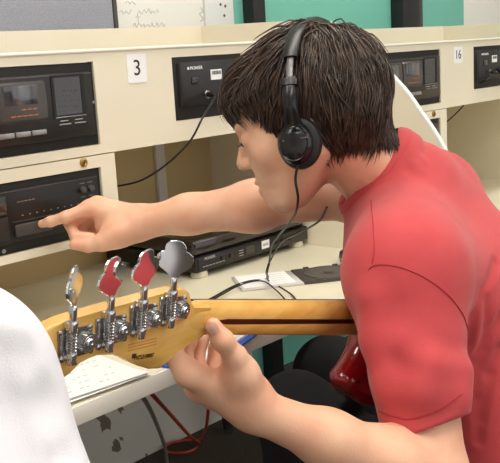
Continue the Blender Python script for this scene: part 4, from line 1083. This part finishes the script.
for sh0, e0_ in ((q_sh, el2[0]), (o2, el2[1])): w2.chain([sh0, sh0.lerp(e0_, .72)], [.0755, .0735], .03)
def surf_folds(B, lst):
    for pts, r, dp, op, k in lst:
        w = [B.hit(x, y, .3, 1.2, lift=(.001 if op == 's' else -(r-dp))) for x, y in pts]; w = [p for p in w if p is not None]
        if len(w) > 1: B.chain(w, [r]*len(w), k, op=op)
surf_folds(w2, [([(10, 330), (30, 380), (52, 440)], .008, .003, 'u', .025), ([(0, 360), (14, 410), (30, 460)], .008, .003, 's', .03), ([(40, 360), (58, 400), (70, 450)], .006, .003, 's', .02)])
for sh0, e0_ in ((q_sh, el2[0]), (o2, el2[1])):
    u2 = (e0_-sh0).normalized(); w2.cap(sh0.lerp(e0_, .5), sh0.lerp(e0_, .9), .056, .058, .004, 's'); cut(w2, sh0.lerp(e0_, .70), u2, .13)
w2.cap(c2+Vector((0, .02, .05)), c2+Vector((0, .06, .2)), .062, .075, .006, 's')
sdf_obj('t_shirt', w2, .004, ['white_shirt'], p2)
h2 = Body(); AX3 = (Vector((1, 0, 0)), Vector((0, 1, 0)), Vector((0, 0, 1)))
h2.ell(hd2+Vector((0, -.012, .045)), AX3, (.088, .105, .097), .02); h2.ell(hd2+Vector((0, .105, -.02)), AX3, (.12, .07, .085), .01, 's'); h2.ell(hd2+Vector((0, .03, -.10)), AX3, (.12, .12, .07), .01, 's')
sdf_obj('hair', h2, .005, ['hair'], p2)
t2_ = Body(); t2_.ecap(pel2+Vector((0, 0, .02)), pel2-Vector((0, 0, .04)), .112, .118, sx_, 1.45, .03)
for s in (-1, 1):
    h0 = pel2+Vector((s*.09, 0, -.04)); k0 = h0+Vector((s*.03, .40, .02)); a0 = Vector((k0.x, k0.y+.02, .10))
    t2_.chain([h0, k0, a0], [.09, .066, .055], .03)
cut(t2_, pel2+Vector((0, 0, .06)), Vector((0, 0, 1)), .3)
sdf_obj('trousers', t2_, .006, ['grey_pants'], p2)
for s in (-1, 1):
    k0 = pel2+Vector((s*.12, .42, 0)); s_ = Body(); s_.chain([Vector((k0.x, k0.y, .05)), Vector((k0.x, k0.y+.17, .036))], [.048, .034], .02); s_.cap(Vector((k0.x, k0.y, .12)), Vector((k0.x, k0.y, .05)), .045, .045, .02); s_.half(Vector((0, 0, .001)), Vector((0, 0, -1)))
    sdf_obj('shoe', s_, .006, ['black'], p2)
stc = thing('stool', 'black stool under the person in the white T-shirt', 'stool', (pel2.x, pel2.y, 0)); sz = pel2.z-.185
b = MB(); b.lathe((pel2.x, pel2.y, sz-.05), (0, 0, 1), [(.14, 0), (.185, .006), (.19, .025), (.18, .045), (.10, .05), (.01, .05)], 36); obj('seat', b, 'pants', stc)
for k in range(4):
    a = math.pi/4+k*math.pi/2; b = MB(); b.cyl((pel2.x+.12*math.cos(a), pel2.y+.12*math.sin(a), sz-.05), (pel2.x+.19*math.cos(a), pel2.y+.19*math.sin(a), 0), .012, n=12); obj('leg', b, 'post', stc)
# ------------------------------------------------------------------ light of the rest of the room
w = bpy.data.worlds.new('room_light'); scn.world = w; w.use_nodes = True
w.node_tree.nodes['Background'].inputs['Color'].default_value = (1, .98, .95, 1); w.node_tree.nodes['Background'].inputs['Strength'].default_value = .5
scn.view_settings.view_transform = 'Standard'; scn.view_settings.look = 'None'; scn.view_settings.exposure = 1.05; scn.view_settings.gamma = 1; scn.view_settings.use_curve_mapping = False
try: scn.cycles.use_denoising = True
except Exception: pass
